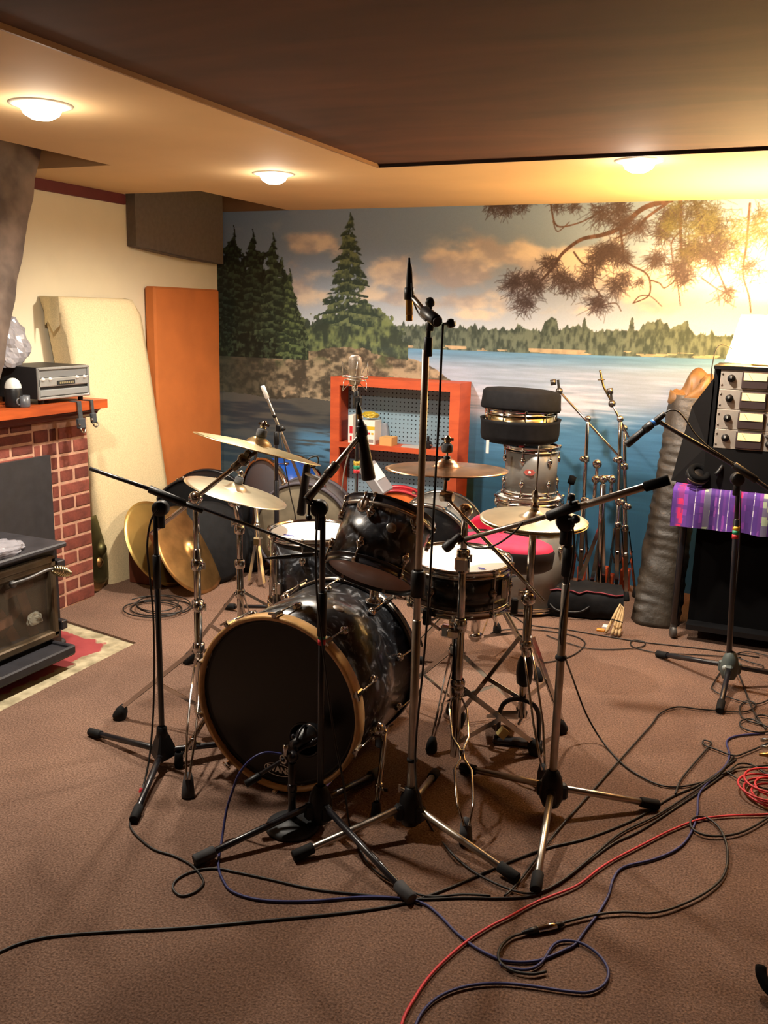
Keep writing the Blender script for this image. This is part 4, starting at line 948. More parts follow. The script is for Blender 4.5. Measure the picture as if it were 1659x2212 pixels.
def rasta(t, b, z, r):
    for k, m_ in enumerate((TAPE_R, TAPE_G, TAPE_Y)): part(t, 'tape_band', MB().lathe([(r, 0), (r+.0012, .0), (r+.0012, .017), (r, .017)], V(b)+V((0, 0, z+k*.017)), n=14), m_, ('red', 'green', 'yellow')[k]+' tape band')
def swivel(t, p, m_=BLACKPLASTIC, d=(1, 0, 0), s_=1.0):
    p = V(p); d = V(d).normalized(); mb = MB().lathe([(0, -.017*s_), (.02*s_, -.017*s_), (.024*s_, -.012*s_), (.024*s_, .012*s_), (.02*s_, .017*s_), (0, .017*s_)], p, d, 20).tube(p-V((0, 0, .06*s_)), p-V((0, 0, .01)), .012*s_, n=12)
    return part(t, 'swivel_head', mb, m_)
def knob(mb, p, d, r=.014): return mb.lathe([(.004, 0), (.004, .014), (r, .016), (r*1.05, .024), (r*.8, .032), (0, .033)], p, d, 10)
def pencil_mic(name, label, a, b, r, body, tip, lead=True):
    a, b = V(a), V(b); d = (b-a).normalized(); L = (b-a).length
    t = thing(name, label, 'microphone', a.lerp(b, .5))
    part(t, 'body', MB().lathe([(0, 0), (r*.85, 0), (r, .004), (r, L*.78), (r*.93, L*.79), (r*.93, L*.97), (r*.8, L), (0, L)], a, d, 18), body)
    part(t, 'grille', MB().lathe([(r*.96, L*.80), (r*.98, L*.81), (r*.98, L*.94), (r*.96, L*.95)], a, d, 18), tip)
    part(t, 'connector', MB().lathe([(r*.9, .004), (r*.82, -.03), (r*.5, -.07), (r*.3, -.085), (0, -.086)], a, d, 14), BLACKPLASTIC)
    return t
DSTEEL = mat('dark_steel', '6f6964', .28, .9)

# black boom stand beside the hearth
B = F(352, 1655); HUBA = math.atan2(*(F(292, 1772)-B).yx)
sa = mic_stand('black microphone boom stand nearest the hearth with pyramid hub', B, [F(199, 1590), F(291, 1775), V((-1.49, 2.60, 0))], BLACKMETAL, BLACKPLASTIC, .055, [(.06, .66, .0095, BLACKMETAL, 'pole'), (.62, .73, .0125, BLACKPLASTIC, 'clutch'), (.73, .87, .008, BLACKMETAL, 'upper_pole')], hub='pyramid', legr=.0105, leg_z=.055, cap=.0145)
p = at(347, 1098, B); swivel(sa, p, d=(.3, -1, 0), s_=1.05)
e0, e1, e2 = at(194, 1012, B), at(322, 1056, B, -.02), at(400, 1088, B, -.02)
ex = at(698, 1194, B, .10)
part(sa, 'boom', MB().tube(e0, e1, .0065).tube(e1, ex, .0055), BLACKMETAL)
part(sa, 'boom_sleeve', MB().tube(e1, e2, .0125, n=14).tube(e2, e2+(e2-e1)*.5, .009, n=12), BLACKPLASTIC)
pencil_mic('pencil_microphone', 'slim dark pencil microphone aimed across the floor tom head', at(628, 1202, ex), at(688, 1197, ex), .0085, BLACKMETAL, DSTEEL)

# black boom stand right in front of the bass drum
B = F(691, 1787)
sb = mic_stand('black microphone boom stand standing in front of the bass drum with taped pole', B, [F(428, 1868), F(884, 1950), V((-1.10, 2.50, 0))], BLACKMETAL, BLACKPLASTIC, .075, [(.09, .67, .0098, BLACKMETAL, 'pole'), (.60, .73, .0135, BLACKPLASTIC, 'clutch'), (.73, .95, .008, BLACKMETAL, 'upper_pole')], legr=.0098, footm=GREYRUBBER, cap=.0175, leg_z=.08)
rasta(sb, B, .575, .0099)
p = at(690, 1098, B); swivel(sb, p, d=(.35, -1, 0))
e0, e1 = at(664, 1078, B, -.03), at(775, 945, B, .06); j = e0.lerp(e1, .38)
part(sb, 'boom', MB().tube(e0, j, .0115, n=14).tube(j, j+(e1-j)*.3, .0135, n=14), DSTEEL)
part(sb, 'boom_tube', MB().tube(j, e1, .0075, n=12), NICKEL)
bk = MB(); knob(bk, p+V((.0, -.01, .02)), (-1, -.3, .2)); bk.tube(at(668, 1058, p), at(667, 1116, p), .0035, n=8).ball(at(667, 1118, p), .009); part(sb, 'clamp_lever', bk, BLACKPLASTIC)
part(sb, 'boom_cap', MB().tube(e0-(e1-e0).normalized()*.004, e0, .011, n=14), RUBBER)
a, b = at(778, 905, e1, .0), at(797, 1036, e1, .0); d = (b-a).normalized()
tm = thing('tapered_microphone', 'long tapered black microphone hanging upside down before the orange shelf', 'microphone', a)
part(tm, 'body', MB().lathe([(0, 0), (.008, 0), (.0105, .012), (.012, .03), (.019, (b-a).length*.9), (.0195, (b-a).length-.004), (.017, (b-a).length), (0, (b-a).length)], a, d, 24), mat('black_mic_body', '121213', .4, var=.2))
part(tm, 'connector', MB().lathe([(.008, 0), (.0085, -.014), (.0075, -.016)], a, d, 18), GOLD, 'gold coloured connector ring')
part(tm, 'cable_boot', MB().lathe([(.0085, -.014), (.007, -.03), (.003, -.048), (0, -.049)], a, d, 14), BLACKPLASTIC)
part(tm, 'clip', MB().tube(a+d*.02, e1, .009).lathe([(.014, .018), (.016, .02), (.016, .045), (.014, .047)], a, d, 20), BLACKPLASTIC)
a, b = at(664, 1004, (-1.25, 2.75, 0)), at(650, 1112, (-1.25, 2.75, 0)); d = (b-a).normalized(); L = (b-a).length
tm = thing('side_microphone', 'dark grey stick microphone hanging over the floor tom', 'microphone', a)
part(tm, 'body', MB().lathe([(0, 0), (.010, .0), (.013, .006), (.0145, L*.55), (.0155, L-.008), (.013, L), (0, L)], a, d, 20), mat('dark_grey_body', '26262a', .4, var=.2))
part(tm, 'cable_loop', MB().path(spline([a, a+V((.004, 0, .02)), a+V((.03, .01, .03)), a+V((.036, .01, .01)), a+V((.02, .005, -.008)), a+V((.002, .004, -.005))], 6), .0028, 6), CABLE_K)
part(tm, 'clip_arm', MB().tube(a+d*.03, at(700, 1040, B, .02), .006), BLACKPLASTIC)

# tall silver stand in the middle
B = F(885, 1797)
sc = mic_stand('tall silver microphone stand rising in front of the kit with angled boom', B, [F(641, 1858), F(1110, 1905), V((-.93, 2.58, 0))], NICKEL, BLACKPLASTIC, .085, [(.10, .66, .0125, NICKEL, 'lower_pole'), (.64, 1.405, .0098, NICKEL, 'upper_pole')], legr=.0105, cap=.0165, leg_z=.085)
zt, zb = at(905, 1232, B).z, at(901, 1290, B).z
part(sc, 'clutch', MB().lathe([(.012, zb), (.0195, zb+.003), (.0205, zt-.004), (.014, zt)], B, n=18), BLACKPLASTIC)
z = at(889, 1641, B).z; part(sc, 'ring', MB().lathe([(.0125, z-.006), (.0155, z-.004), (.0155, z+.004), (.0125, z+.006)], B, n=18), RUBBER)
wk = MB(); wing(wk, V(B)+V((-.01, -.01, .135)), (-1, -.2, .3), .022); part(sc, 'hub_screw', wk, NICKEL)
tp = at(925, 745, B); e = at(944, 694, B, -.05); part(sc, 'top_clutch', MB().tube(tp-V((0, 0, .03)), tp+V((0, 0, .02)), .0115).tube(tp+V((0, 0, .02)), tp+V((0, 0, .05)), .006).tube(at(928, 715, B), at(931, 690, B), .010), BLACKPLASTIC)
hi_ = at(888, 638, B, .09); j = at(918, 673, B, .02)
part(sc, 'boom_grip', MB().tube(e, j, .016, n=16).tube(e-(j-e).normalized()*.006, e, .0125), mat('grey_black_grip', '2a292c', .4))
part(sc, 'clamp_knob', knob(MB(), at(931, 668, B), (.1, -.6, .7), .012), BLACKPLASTIC); part(sc, 'clamp_knob', knob(MB(), at(958, 700, B), (1, -.2, .1), .012), BLACKPLASTIC)
part(sc, 'boom', MB().tube(j, hi_, .0075, n=10), NICKEL)
pm = pencil_mic('overhead_microphone', 'champagne coloured pencil microphone pointing down on the tall silver stand', at(884, 628, hi_), at(884, 694, hi_), .0098, GOLD, GOLD)
part(pm, 'holder', MB().lathe([(.0102, -.004), (.0135, -.003), (.0135, .028), (.0102, .029)], at(884, 624, hi_), at(884, 694, hi_)-at(884, 628, hi_), 18).tube(at(888, 634, hi_), hi_+V((.0, 0, -.006)), .006), BLACKPLASTIC)
cl_ = [at(884, 600, hi_), at(885, 582, hi_), at(887, 574, hi_), at(889, 590, hi_), at(890, 625, hi_, -.015), at(893, 650, hi_, -.02), at(905, 678, hi_, -.03), at(920, 693, B, -.03)]
solo('overhead_cable', 'grey cable looping from the overhead pencil microphone to its boom', 'cable', MB().path(spline(cl_, 6), .0026, 6), mat('grey_cable', '55514d', .5))

# silver boom stand by the snare
B = F(1188, 1757)
sd_ = mic_stand('silver microphone boom stand beside the hi-hat reaching over the snare', B, [F(1414, 1748), F(1157, 1928), F(1002, 1668)], NICKEL, BLACKPLASTIC, .085, [(.10, .74, .0122, NICKEL, 'lower_pole'), (.72, .90, .009, BLACKMETAL, 'upper_pole')], legr=.0105, cap=.0165, leg_z=.085)
zt, zb = at(1217, 1178, B).z, at(1213, 1245, B).z; part(sd_, 'clutch', MB().lathe([(.012, zb), (.0165, zb+.004), (.0165, zt-.004), (.011, zt)], B, n=18), BLACKPLASTIC)
z = at(1203, 1420, B).z; part(sd_, 'ring', MB().lathe([(.0122, z-.008), (.017, z-.004), (.017, z+.004), (.0122, z+.008)], B, n=18), RUBBER)
p = at(1221, 1128, B); swivel(sd_, p, d=(.4, -1, 0), s_=1.1)
e0, e1, e2, ee = at(1446, 1036, B, -.12), at(1392, 1052, B, -.10), at(1180, 1116, B, .01), at(1000, 1166, B, .14)
part(sd_, 'boom', MB().tube(e1, e2, .0105, n=12).tube(e2, ee, .0075, n=10), NICKEL)
part(sd_, 'counter_grip', MB().tube(e0, e1, .0145, n=14), BLACKFOAM)
part(sd_, 'boom_sleeve', MB().tube(at(1183, 1116, B, .005), at(1252, 1090, B, -.03), .0155, n=14), BLACKPLASTIC)
part(sd_, 'clamp_knob', knob(MB(), at(1232, 1090, B, -.03), (.1, -.2, 1), .011), BLACKPLASTIC); part(sd_, 'clamp_knob', knob(MB(), at(1228, 1122, B, -.03), (1, -.3, .2), .012), BLACKPLASTIC)
a, b = at(990, 1160, ee), at(954, 1192, ee); d = (b-a).normalized()
tm = thing('snare_microphone', 'short dark dynamic microphone angled onto the snare head', 'microphone', a)
part(tm, 'body', MB().lathe([(0, -.012), (.009, -.01), (.011, 0), (.0115, .022), (.016, .03), (.016, .05), (.012, .058), (0, .059)], a, d, 20), mat('dynamic_mic_grey', '2c2b2d', .5, var=.2))
part(tm, 'clip', MB().tube(ee, a+d*.01, .009), BLACKPLASTIC)
solo('snare_mic_cable', 'black cable drooping from the snare microphone below the hi-hat', 'cable', MB().path(spline([ee, at(1015, 1180, ee, -.02), at(1045, 1184, ee, -.06), at(1075, 1175, B, .06), at(1110, 1150, B, .04), at(1130, 1128, B, .02)], 6), .003, 6), CABLE_K)

# small round based kick stand
kb_ = F(631, 1788); ks = thing('desk_microphone_stand', 'short black round based microphone stand before the bass drum port', 'microphone stand', kb_)
part(ks, 'round_base', MB().lathe([(0, 0), (.076, 0), (.079, .006), (.075, .016), (.05, .024), (.016, .03), (.014, .034)], kb_, n=40), mat('textured_black_iron', '1f2022', .55, var=.2, vs=90))
part(ks, 'post', MB().tube(kb_+V((0, 0, .03)), kb_+V((0, 0, .21)), .0122, n=16).tube(kb_+V((0, 0, .12)), kb_+V((0, 0, .145)), .0145, n=16), BLACKMETAL)
j = at(632, 1635, kb_); e0, e1 = at(530, 1695, kb_, -.02), at(690, 1594, kb_, .05)
part(ks, 'boom', MB().tube(at(562, 1672, kb_), e1, .006, n=10).ball(j, .018), BLACKMETAL)
part(ks, 'counterweight', MB().tube(e0, at(562, 1675, kb_), .0115, n=14), BLACKPLASTIC)
part(ks, 'clamp', MB().torus(at(612, 1640, kb_), (.3, 1, 0), .012, .0035, 16, 6).tube(at(617, 1632, kb_), at(617, 1608, kb_), .008), CHROME)
km = at(655, 1596, kb_, .06); tm = thing('kick_microphone', 'chunky black kick drum microphone at the port hole of the bass drum', 'microphone', km)
part(tm, 'body', MB().lathe([(0, -.05), (.014, -.048), (.016, -.02), (.03, .0), (.033, .012), (.033, .045), (.028, .058), (0, .06)], km, (.15, 1, .0), 26), mat('kick_mic_black', '141416', .35, coat=.3))
part(tm, 'yoke', MB().torus(km, (1, 0, 0), .04, .004, 20, 6, -.4, 2.6).ball(km+V((.034, 0, 0)), .008).ball(km+V((-.034, 0, 0)), .008), BLACKMETAL)
part(tm, 'grille_ring', MB().torus(km+V((.005, .03, 0)), (.15, 1, 0), .033, .003, 26, 6), DSTEEL)

# stand with the large silver condenser behind the toms
B = at(770, 1022, (-1.51, 3.42, 0)); B.z = 0; top = at(769, 850, B)
se = mic_stand('dark microphone stand behind the rack tom carrying a silver condenser', B, [B+V((.3*math.cos(a), .3*math.sin(a), 0)) for a in (.4, 2.5, 4.6)], BLACKMETAL, BLACKPLASTIC, .085, [(.10, .74, .011, BLACKMETAL, 'lower_pole'), (.72, top.z-.01, .0075, BLACKMETAL, 'upper_pole')])
rasta(se, B, at(770, 1022, B).z, .0115)
part(se, 'swivel_head', MB().tube(top-V((0, 0, .06)), top+V((0, 0, .01)), .012).box(top+V((.014, -.01, -.03)), .03, .03, .04, None, .006), BLACKPLASTIC)
c_ = at(767, 805, B); um = thing('condenser_microphone', 'large silver condenser microphone in a wire shock mount above the orange shelf', 'microphone', c_)
zc = c_+V((0, 0, .0))
part(um, 'body', MB().lathe([(0, -.05), (.018, -.05), (.0245, -.035), (.0245, .012), (.026, .014)], zc+V((0, 0, .0)), n=26), mat('satin_nickel_body', '93836f', .45, .5))
part(um, 'grille', MB().lathe([(.026, .014), (.027, .02), (.027, .05), (.023, .064), (.012, .071), (0, .072)], zc, n=26), mat('mesh_grille', '8d7f70', .55, .5, var=.2, vs=300))
ring_z = -.018
sm = MB().torus(zc+V((0, 0, ring_z)), (0, .1, 1), .05, .0042, 40, 8).torus(zc+V((0, 0, ring_z-.012)), (0, .1, 1), .044, .0028, 36, 6)
for k in range(4):
    a = .5+k*math.pi/2; o = V((math.cos(a), math.sin(a), 0)); s_ = V((-o.y, o.x, 0))
    sm.path([zc+o*.05+V((0, 0, ring_z)), zc+o*.052+s_*.006+V((0, 0, .046)), zc+o*.03+V((0, 0, .0))], .002, 6).path([zc+o*.044+V((0, 0, ring_z-.01)), zc+o*.05-s_*.006+V((0, 0, -.075)), zc+o*.022+V((0, 0, -.045))], .002, 6)
sm.tube(zc+V((0, 0, -.075)), zc+V((0, 0, -.05)), .012)
part(um, 'shock_mount', sm, mat('bright_wire', 'dcd5c8', .25, .9))
solo('condenser_cable', 'grey cable hanging down from the silver condenser along its stand', 'cable', MB().path(spline([zc+V((.008, 0, -.08)), at(776, 885, B, -.02), at(772, 930, B, -.03), at(758, 965, B, -.03), at(745, 1010, B, -.02), at(738, 1060, B)], 6), .003, 6), mat('grey_lead', '77736c', .5))

# black boom stand behind the crash cymbals
B = at(597, 1000, (-2.19, 3.70, 0)); B.z = 0; top = at(597, 938, B)
sf = mic_stand('black microphone boom stand behind the crash cymbals with pale boom end', B, [B+V((.3*math.cos(a), .3*math.sin(a), 0)) for a in (1.0, 3.1, 5.2)], BLACKMETAL, BLACKPLASTIC, .085, [(.10, .70, .0125, BLACKMETAL, 'lower_pole'), (.68, top.z, .0095, BLACKMETAL, 'upper_pole')])
e0, e1 = at(567, 834, B), at(652, 1045, B, .1); ps = e0.lerp(e1, .42)
part(sf, 'boom', MB().tube(e0.lerp(e1, .10), e1, .0075, n=10), NICKEL)
part(sf, 'boom_end', MB().tube(e0, e0.lerp(e1, .12), .0105, n=12), WHITEPLASTIC, 'pale plastic boom end')
kk = MB().box(ps, .03, .035, .035, None, .006); knob(kk, ps+V((.01, -.01, 0)), (1, -.5, .1), .012); kk.tube(top-V((0, 0, .05)), top+V((0, 0, .012)), .013).tube(e0.lerp(e1, .28), e0.lerp(e1, .31), .010); part(sf, 'boom_clamp', kk, BLACKPLASTIC)
solo('boom_cable', 'thin black cable hanging from the pale boom end behind the crash', 'cable', MB().path(spline([ps, at(608, 950, B), at(615, 1000, B, -.02), at(628, 1070, B), at(637, 1110, B), at(640, 1150, B)], 6), .003, 6), CABLE_K)

# black boom stand near the cart
B = F(1571, 1484); tp = at(1595, 1042, B); lean_ = ((tp.x-B.x)/tp.z, (tp.y-B.y)/tp.z)
sg = mic_stand('black microphone boom stand in front of the purple covered cart', B, [F(1423, 1420), F(1554, 1540), F(1760, 1478)], BLACKMETAL, mat('grey_green_hub', '4a5350', .5), .095, [(.10, .72, .0115, BLACKMETAL, 'lower_pole'), (.70, tp.z, .0085, BLACKMETAL, 'upper_pole')], legr=.0115, cap=.016, leg_z=.09, lean=lean_)
rasta(sg, V(B)+V((lean_[0], lean_[1], 0))*(at(1585, 1163, B).z+.02), at(1585, 1163, B).z, .0118)
part(sg, 'hub_bolt', MB().lathe([(.012, 0), (.012, .006), (.0, .008)], V(B)+V((-.015, -.036, .095)), (-.35, -.93, 0), 16), mat('pale_bolt', '9aa09c', .5))
p = at(1593, 1035, B); swivel(sg, p, d=(.3, -1, 0), s_=1.1)
e0, e1, e2 = at(1425, 912, B, .0), at(1595, 1010, B, -.02), at(1720, 1098, B, -.1)
part(sg, 'boom', MB().tube(e0, e1, .0085, n=12).tube(e1, e2, .0085, n=12), BLACKMETAL)
part(sg, 'boom_sleeve', MB().tube(e1.lerp(e0, .06), e1.lerp(e2, .32), .0145, n=14), BLACKPLASTIC)
a, b = at(1436, 893, B), at(1352, 962, B); d = (b-a).normalized(); L = (b-a).length
tm = thing('shotgun_microphone', 'black microphone with a blue ring on the boom before the tall brown bag', 'microphone', a)
part(tm, 'body', MB().lathe([(0, 0), (.009, 0), (.0115, .01), (.0125, .05), (.0135, .06), (.0135, L*.7), (.015, L*.72), (.015, L-.006), (.012, L), (0, L)], a, d, 20), mat('mic_satin_black', '161618', .4))
part(tm, 'ring', MB().lathe([(.0137, .050), (.0146, .051), (.0146, .060), (.0137, .061)], a, d, 20), mat('blue_ring', '2f6fc4', .4), 'blue ring')
part(tm, 'clip', MB().tube(e0, a+d*.075, .009).lathe([(.0138, .065), (.0165, .066), (.0165, .10), (.0138, .101)], a, d, 18), BLACKPLASTIC)
solo('shotgun_mic_cable', 'thin dark cable arching from the blue ringed microphone down its boom', 'cable', MB().path(spline([a, at(1447, 886, B), at(1463, 888, B), at(1480, 905, B), at(1500, 935, B, -.01), at(1530, 965, B, -.02), at(1560, 985, B, -.03), at(1588, 1008, B, -.03)], 6), .003, 6), CABLE_K)

# ------------------------------------------------------------------ drums waiting at the end wall
def floor_drum(label, c, R, depth, yaw, shellm, frontm, hoopm, lugs=8, extra=None):
    n = V((math.sin(yaw), -math.cos(yaw), 0)); c = V(c); c.z = R+.012
    t = thing('spare_bass_drum', label, 'drum', (c.x, c.y, 0))
    part(t, 'shell', MB().lathe([(R-.008, 0), (R, 0), (R, depth), (R-.008, depth)], c, -n, 56), shellm)
    part(t, 'front_head', MB().lathe([(0, -.004), (R-.01, -.004), (R, .004)], c, -n, 56), frontm)
    for z in (-.014, depth-.022): part(t, 'hoop', MB().lathe([(R-.004, z), (R+.010, z), (R+.010, z+.036), (R-.004, z+.036), (R-.004, z)], c, -n, 64), hoopm)
    u, v, w = frame(-n)
    for k in range(lugs):
        a = 2*math.pi*(k+.5)/lugs; o = u*math.cos(a)+v*math.sin(a)
        mb = lug(MB(), c+w*(depth*.3)+o*R, o, w, .04, .014).tube(c+w*(depth*.3)+o*(R+.01), c-w*.016+o*(R+.014), .003, n=6).box(c+o*(R+.012), .014, .02, .03, (o, w.cross(o), w), .004)
        part(t, 'lug', mb, CHROME)
    return t
BLUEW = mat('blue_wrap', '1f4fa8', .25, coat=.6, var=.1)
floor_drum('dark spare bass drum on its rim beside the orange panel', (-3.08, 4.28, 0), .26, .28, .35, BLACKCLOTH, mat('dark_grey_head', '0d0d0f', .85, spec=.15), BLACKMETAL)
bt = floor_drum('spare bass drum with clear and blue shell at the foot of the mural', (-2.90, 4.76, 0), .29, .25, -.5, BLUEW, mat('dull_head', '5b5c62', .5), CHROME)
floor_drum('spare bass drum with a tan mottled head behind the floor tom', (-2.42, 4.36, 0), .27, .22, .25, mat('grey_brown_wrap', '4d4a4c', .6), mat('tan_calf_head', '645a48', .7, var=.25, vs=12, detail=8), mat('grey_purple_hoop', '4b464d', .8))
floor_drum('red and orange sunburst spare drum under the orange shelf', (-2.0, 4.72, 0), .24, .14, .3, mat('red_sparkle', 'a81f2c', .25, coat=.6), mat('orange_burst', 'd9682a', .35, coat=.5, vs=3, var=.15), mat('red_hoop', 'b3303a', .3, coat=.5))
sbd = floor_drum('black headed spare bass drum with grey shell under the ride', (-1.66, 4.30, 0), .255, .40, .12, SILVERSHELL, mat('gloss_black_head', '0f0f11', .25, coat=.3), mat('chrome_grey_hoop', '8d8a85', .25, .9))
part(sbd, 'head_stripe', MB().box((-1.69, 4.292, .41), .03, .002, .10), mat('grey_stripe', '8b8a88', .5), 'grey label strip')
part(sbd, 'spur', MB().tube((-1.42, 4.42, .34), (-1.22, 4.36, .48), .007), CHROME)
lc = thing('silver_case', 'tilted silver and white box between the sunburst drum and the black head drum', 'case', (-2.0, 4.60, .36))
ax = (V((.78, -.1, .6)).normalized(),); X_ = ax[0]; Z_ = V((-.6, -.05, .78)); Z_ = (Z_-X_*Z_.dot(X_)).normalized(); Y_ = Z_.cross(X_)
q = at(812, 1035, (-1.95, 4.55, 0)); part(lc, 'body', MB().box(q, .06, .12, .19, (X_, Y_, Z_), .006), mat('silver_box', 'a5a4a8', .4, .5))
part(lc, 'label', MB().box(q+X_*.031+Z_*.03, .003, .10, .09, (X_, Y_, Z_)), WHITEPLASTIC)
solo('hardware_bag', 'low black cloth bag on the carpet behind the old bronze cymbals', 'bag', crumple((-2.86, 4.38, .10), .17, 31, (1.1, .7, .95), 16, .2), BLACKCLOTH, (-2.86, 4.38, 0))
q = F(497, 1237); solo('pink_strap', 'small pink strap end on the carpet by the black hardware', 'strap', MB().box((q.x, q.y, .006), .07, .025, .012, None, .004), mat('pink_web', 'c2355c', .7))
# folded stand by the spare drums
q = V((-2.55, 4.12, 0)); fs = thing('folded_stand', 'folded chrome stand leaning between the dark drum and tan headed drum', 'stand', q)
part(fs, 'post', MB().tube(q+V((0, 0, .01)), q+V((-.10, .12, .46)), .012).ball(q+V((-.07, .08, .32)), .022).box(q+V((-.05, .06, .24)), .05, .04, .05, None, .008), CHROME)
for k in (-1, 1): part(fs, 'leg', MB().bar(q+V((-.06, .07, .28)), q+V((.05*k-.01, -.02, .03)), .018, .005, (0, 1, 0)), CHROME)

# stacked drums on the other side
SB = V((-1.165, 4.50, 0))
def stack_drum(name, label, z0, R, L, shellm, lugs=6, hoops=CHROME):
    t = thing(name, label, 'drum', (SB.x, SB.y, z0), 'drums stacked before the mural'); drum(t, SB+V((0, 0, z0)), (0, 0, 1), R, L, shellm, WHITEHEAD, CLEARHEAD, lugs, hoops, .45); return t
stack_drum('spare_floor_tom', 'wide grey floor tom at the bottom of the drum stack', .03, .20, .42, SILVERSHELL, 8)
stack_drum('spare_snare', 'chrome rimmed shallow drum between the two grey drums of the stack', .485, .165, .10, mat('bronze_grey_shell', '6b6356', .25, .6), 8)
gt = stack_drum('spare_tom', 'grey tom with a red badge near the top of the drum stack', .615, .132, .23, SILVERSHELL, 6)
part(gt, 'badge', MB().prism([SB+V((.028+.026*math.cos(k*math.pi/3)*1.15-.0, 0, .735+.017*math.sin(k*math.pi/3)))+V((0, -.131, 0)) for k in range(6)], (0, -.004, 0)), mat('red_badge', 'b65a50', .4))
part(gt, 'badge_centre', MB().lathe([(0, .004), (.006, .003), (.008, 0)], SB+V((.028, -.135, .735)), (0, -1, 0), 14), WHITEPLASTIC)
cs = thing('drum_case', 'black zipped round drum case gaping open on top of the drum stack', 'case', (SB.x-.06, SB.y, .87))
CB_ = V((SB.x-.065, SB.y-.02, 0)); CASE = mat('black_padded_nylon', '111012', .85, var=.25, vs=40, spec=.2)
part(cs, 'case_bottom', MB().lathe([(0, .872), (.17, .872), (.193, .885), (.199, .91), (.199, .972), (.205, .99), (.19, .985), (.188, .9), (0, .89)], CB_, n=48), CASE)
tl = V((.03, .05, 1)).normalized()
part(cs, 'case_lid', MB().lathe([(.192, .0), (.198, .0), (.203, .012), (.2, .03), (.196, .085), (.18, .10), (.13, .106), (0, .108)], CB_+V((-.006, .01, 1.032)), tl, 48), CASE)
part(cs, 'luggage_tag', MB().box(at(1053, 965, CB_, -.2), .014, .003, .065), WHITEPLASTIC)
isn = thing('cased_snare', 'shiny snare drum showing inside the gaping black case', 'drum', (CB_.x, CB_.y, .9)); drum(isn, CB_+V((0, 0, .895)), (0, 0, 1), .172, .135, mat('mirror_brass_shell', 'd9c79a', .2, 1), WHITEHEAD, CLEARHEAD, 10, CHROME, .1, lugat=(.5, .5))
solo('padded_mute', 'small red tag between the black case and the grey tom', 'tag', MB().box((SB.x-.02, SB.y-.135, .862), .03, .006, .012, None, .002), mat('red_tag', 'b8323f', .6))

# shelf with a pegboard back
sh = thing('pegboard_shelf', 'orange red open wooden shelf unit with blue pegboard back', 'shelf', (-2.13, 5.03, 0))
REDW = wood_mat('orange_red_wood', 'a8421f', 'c4552a', (5, 5, 20), .6)
y0, y1, xa, xb, zt = 4.955, 5.142, -2.545, -1.722, 1.108
for nm, a, b in (('side_board', (xa, y0, 0), (xa+.02, y1, zt-.02)), ('side_board', (xb-.02, y0, 0), (xb, y1, zt-.02)), ('top_board', (xa, y0, zt-.02), (xb, y1, zt)), ('shelf_board', (xa+.02, y0+.01, .685), (xb-.02, y1-.012, .705)), ('shelf_board', (xa+.02, y0+.01, .24), (xb-.02, y1-.012, .26)),
                 ('face_frame', (xa-.004, y0-.018, 0), (xa+.056, y0, zt)), ('face_frame', (xb-.056, y0-.018, 0), (xb+.004, y0, zt)), ('face_frame', (xa+.056, y0-.018, zt-.05), (xb-.056, y0, zt)), ('face_frame', (xa+.056, y0-.018, .682), (xb-.056, y0, .712))):
    part(sh, nm, box_ab(MB(), a, b), REDW)
def peg_mat():
    M = mat('blue_pegboard', '7f99a8', .7); nt = M.node_tree; N = nt.nodes.new; L = nt.links.new; b = nt.nodes['Principled BSDF']
    tc = N('ShaderNodeTexCoord'); mp = N('ShaderNodeMapping'); mp.inputs['Scale'].default_value = (38, 38, 38); L(tc.outputs['Object'], mp.inputs[0])
    fr_ = N('ShaderNodeVectorMath'); fr_.operation = 'FRACTION'; L(mp.outputs[0], fr_.inputs[0])
    sb_ = N('ShaderNodeVectorMath'); sb_.operation = 'SUBTRACT'; sb_.inputs[1].default_value = (.5, .5, .5); L(fr_.outputs[0], sb_.inputs[0])
    ml = N('ShaderNodeVectorMath'); ml.operation = 'MULTIPLY'; ml.inputs[1].default_value = (1, 0, 1); L(sb_.outputs[0], ml.inputs[0])
    ln = N('ShaderNodeVectorMath'); ln.operation = 'LENGTH'; L(ml.outputs[0], ln.inputs[0])
    gt_ = N('ShaderNodeMath'); gt_.operation = 'GREATER_THAN'; gt_.inputs[1].default_value = .17; L(ln.outputs['Value'], gt_.inputs[0])
    mx = N('ShaderNodeMix'); mx.data_type = 'RGBA'; L(gt_.outputs[0], mx.inputs[0]); mx.inputs[6].default_value = lin('1c262c'); mx.inputs[7].default_value = lin('7f99a8'); L(mx.outputs[2], b.inputs['Base Color']); return M
part(sh, 'pegboard_back', box_ab(MB(), (xa+.02, y1-.008, .0), (xb-.02, y1, zt-.02)), peg_mat())
ZS = .705
def carton(label, pxl, pxr, h, dep, y, m_, marks=()):
    a, b = WY(pxl, 945, y), WY(pxr, 945, y); t = thing('carton', label, 'box', ((a.x+b.x)/2, y, ZS), 'small cartons on the shelf')
    part(t, 'box_body', box_ab(MB(), (a.x, y, ZS), (b.x, y+dep, ZS+h)), m_)
    for u0, u1, v0, v1, mm in marks: part(t, 'printed_mark', box_ab(MB(), (a.x+(b.x-a.x)*u0, y-.0015, ZS+h*v0), (a.x+(b.x-a.x)*u1, y, ZS+h*v1)), mm)
    return t
REDP, YELP, GREYP = mat('red_print', 'bf2430', .5), mat('yellow_print', 'd3ae2b', .5), mat('grey_print', '8f8a86', .5)
carton('narrow white carton with a red panel upright in the shelf corner', 752, 762, .17, .10, 5.0, WHITEPLASTIC, ((.3, .95, .35, .6, REDP), (.4, .8, .08, .25, REDP)))
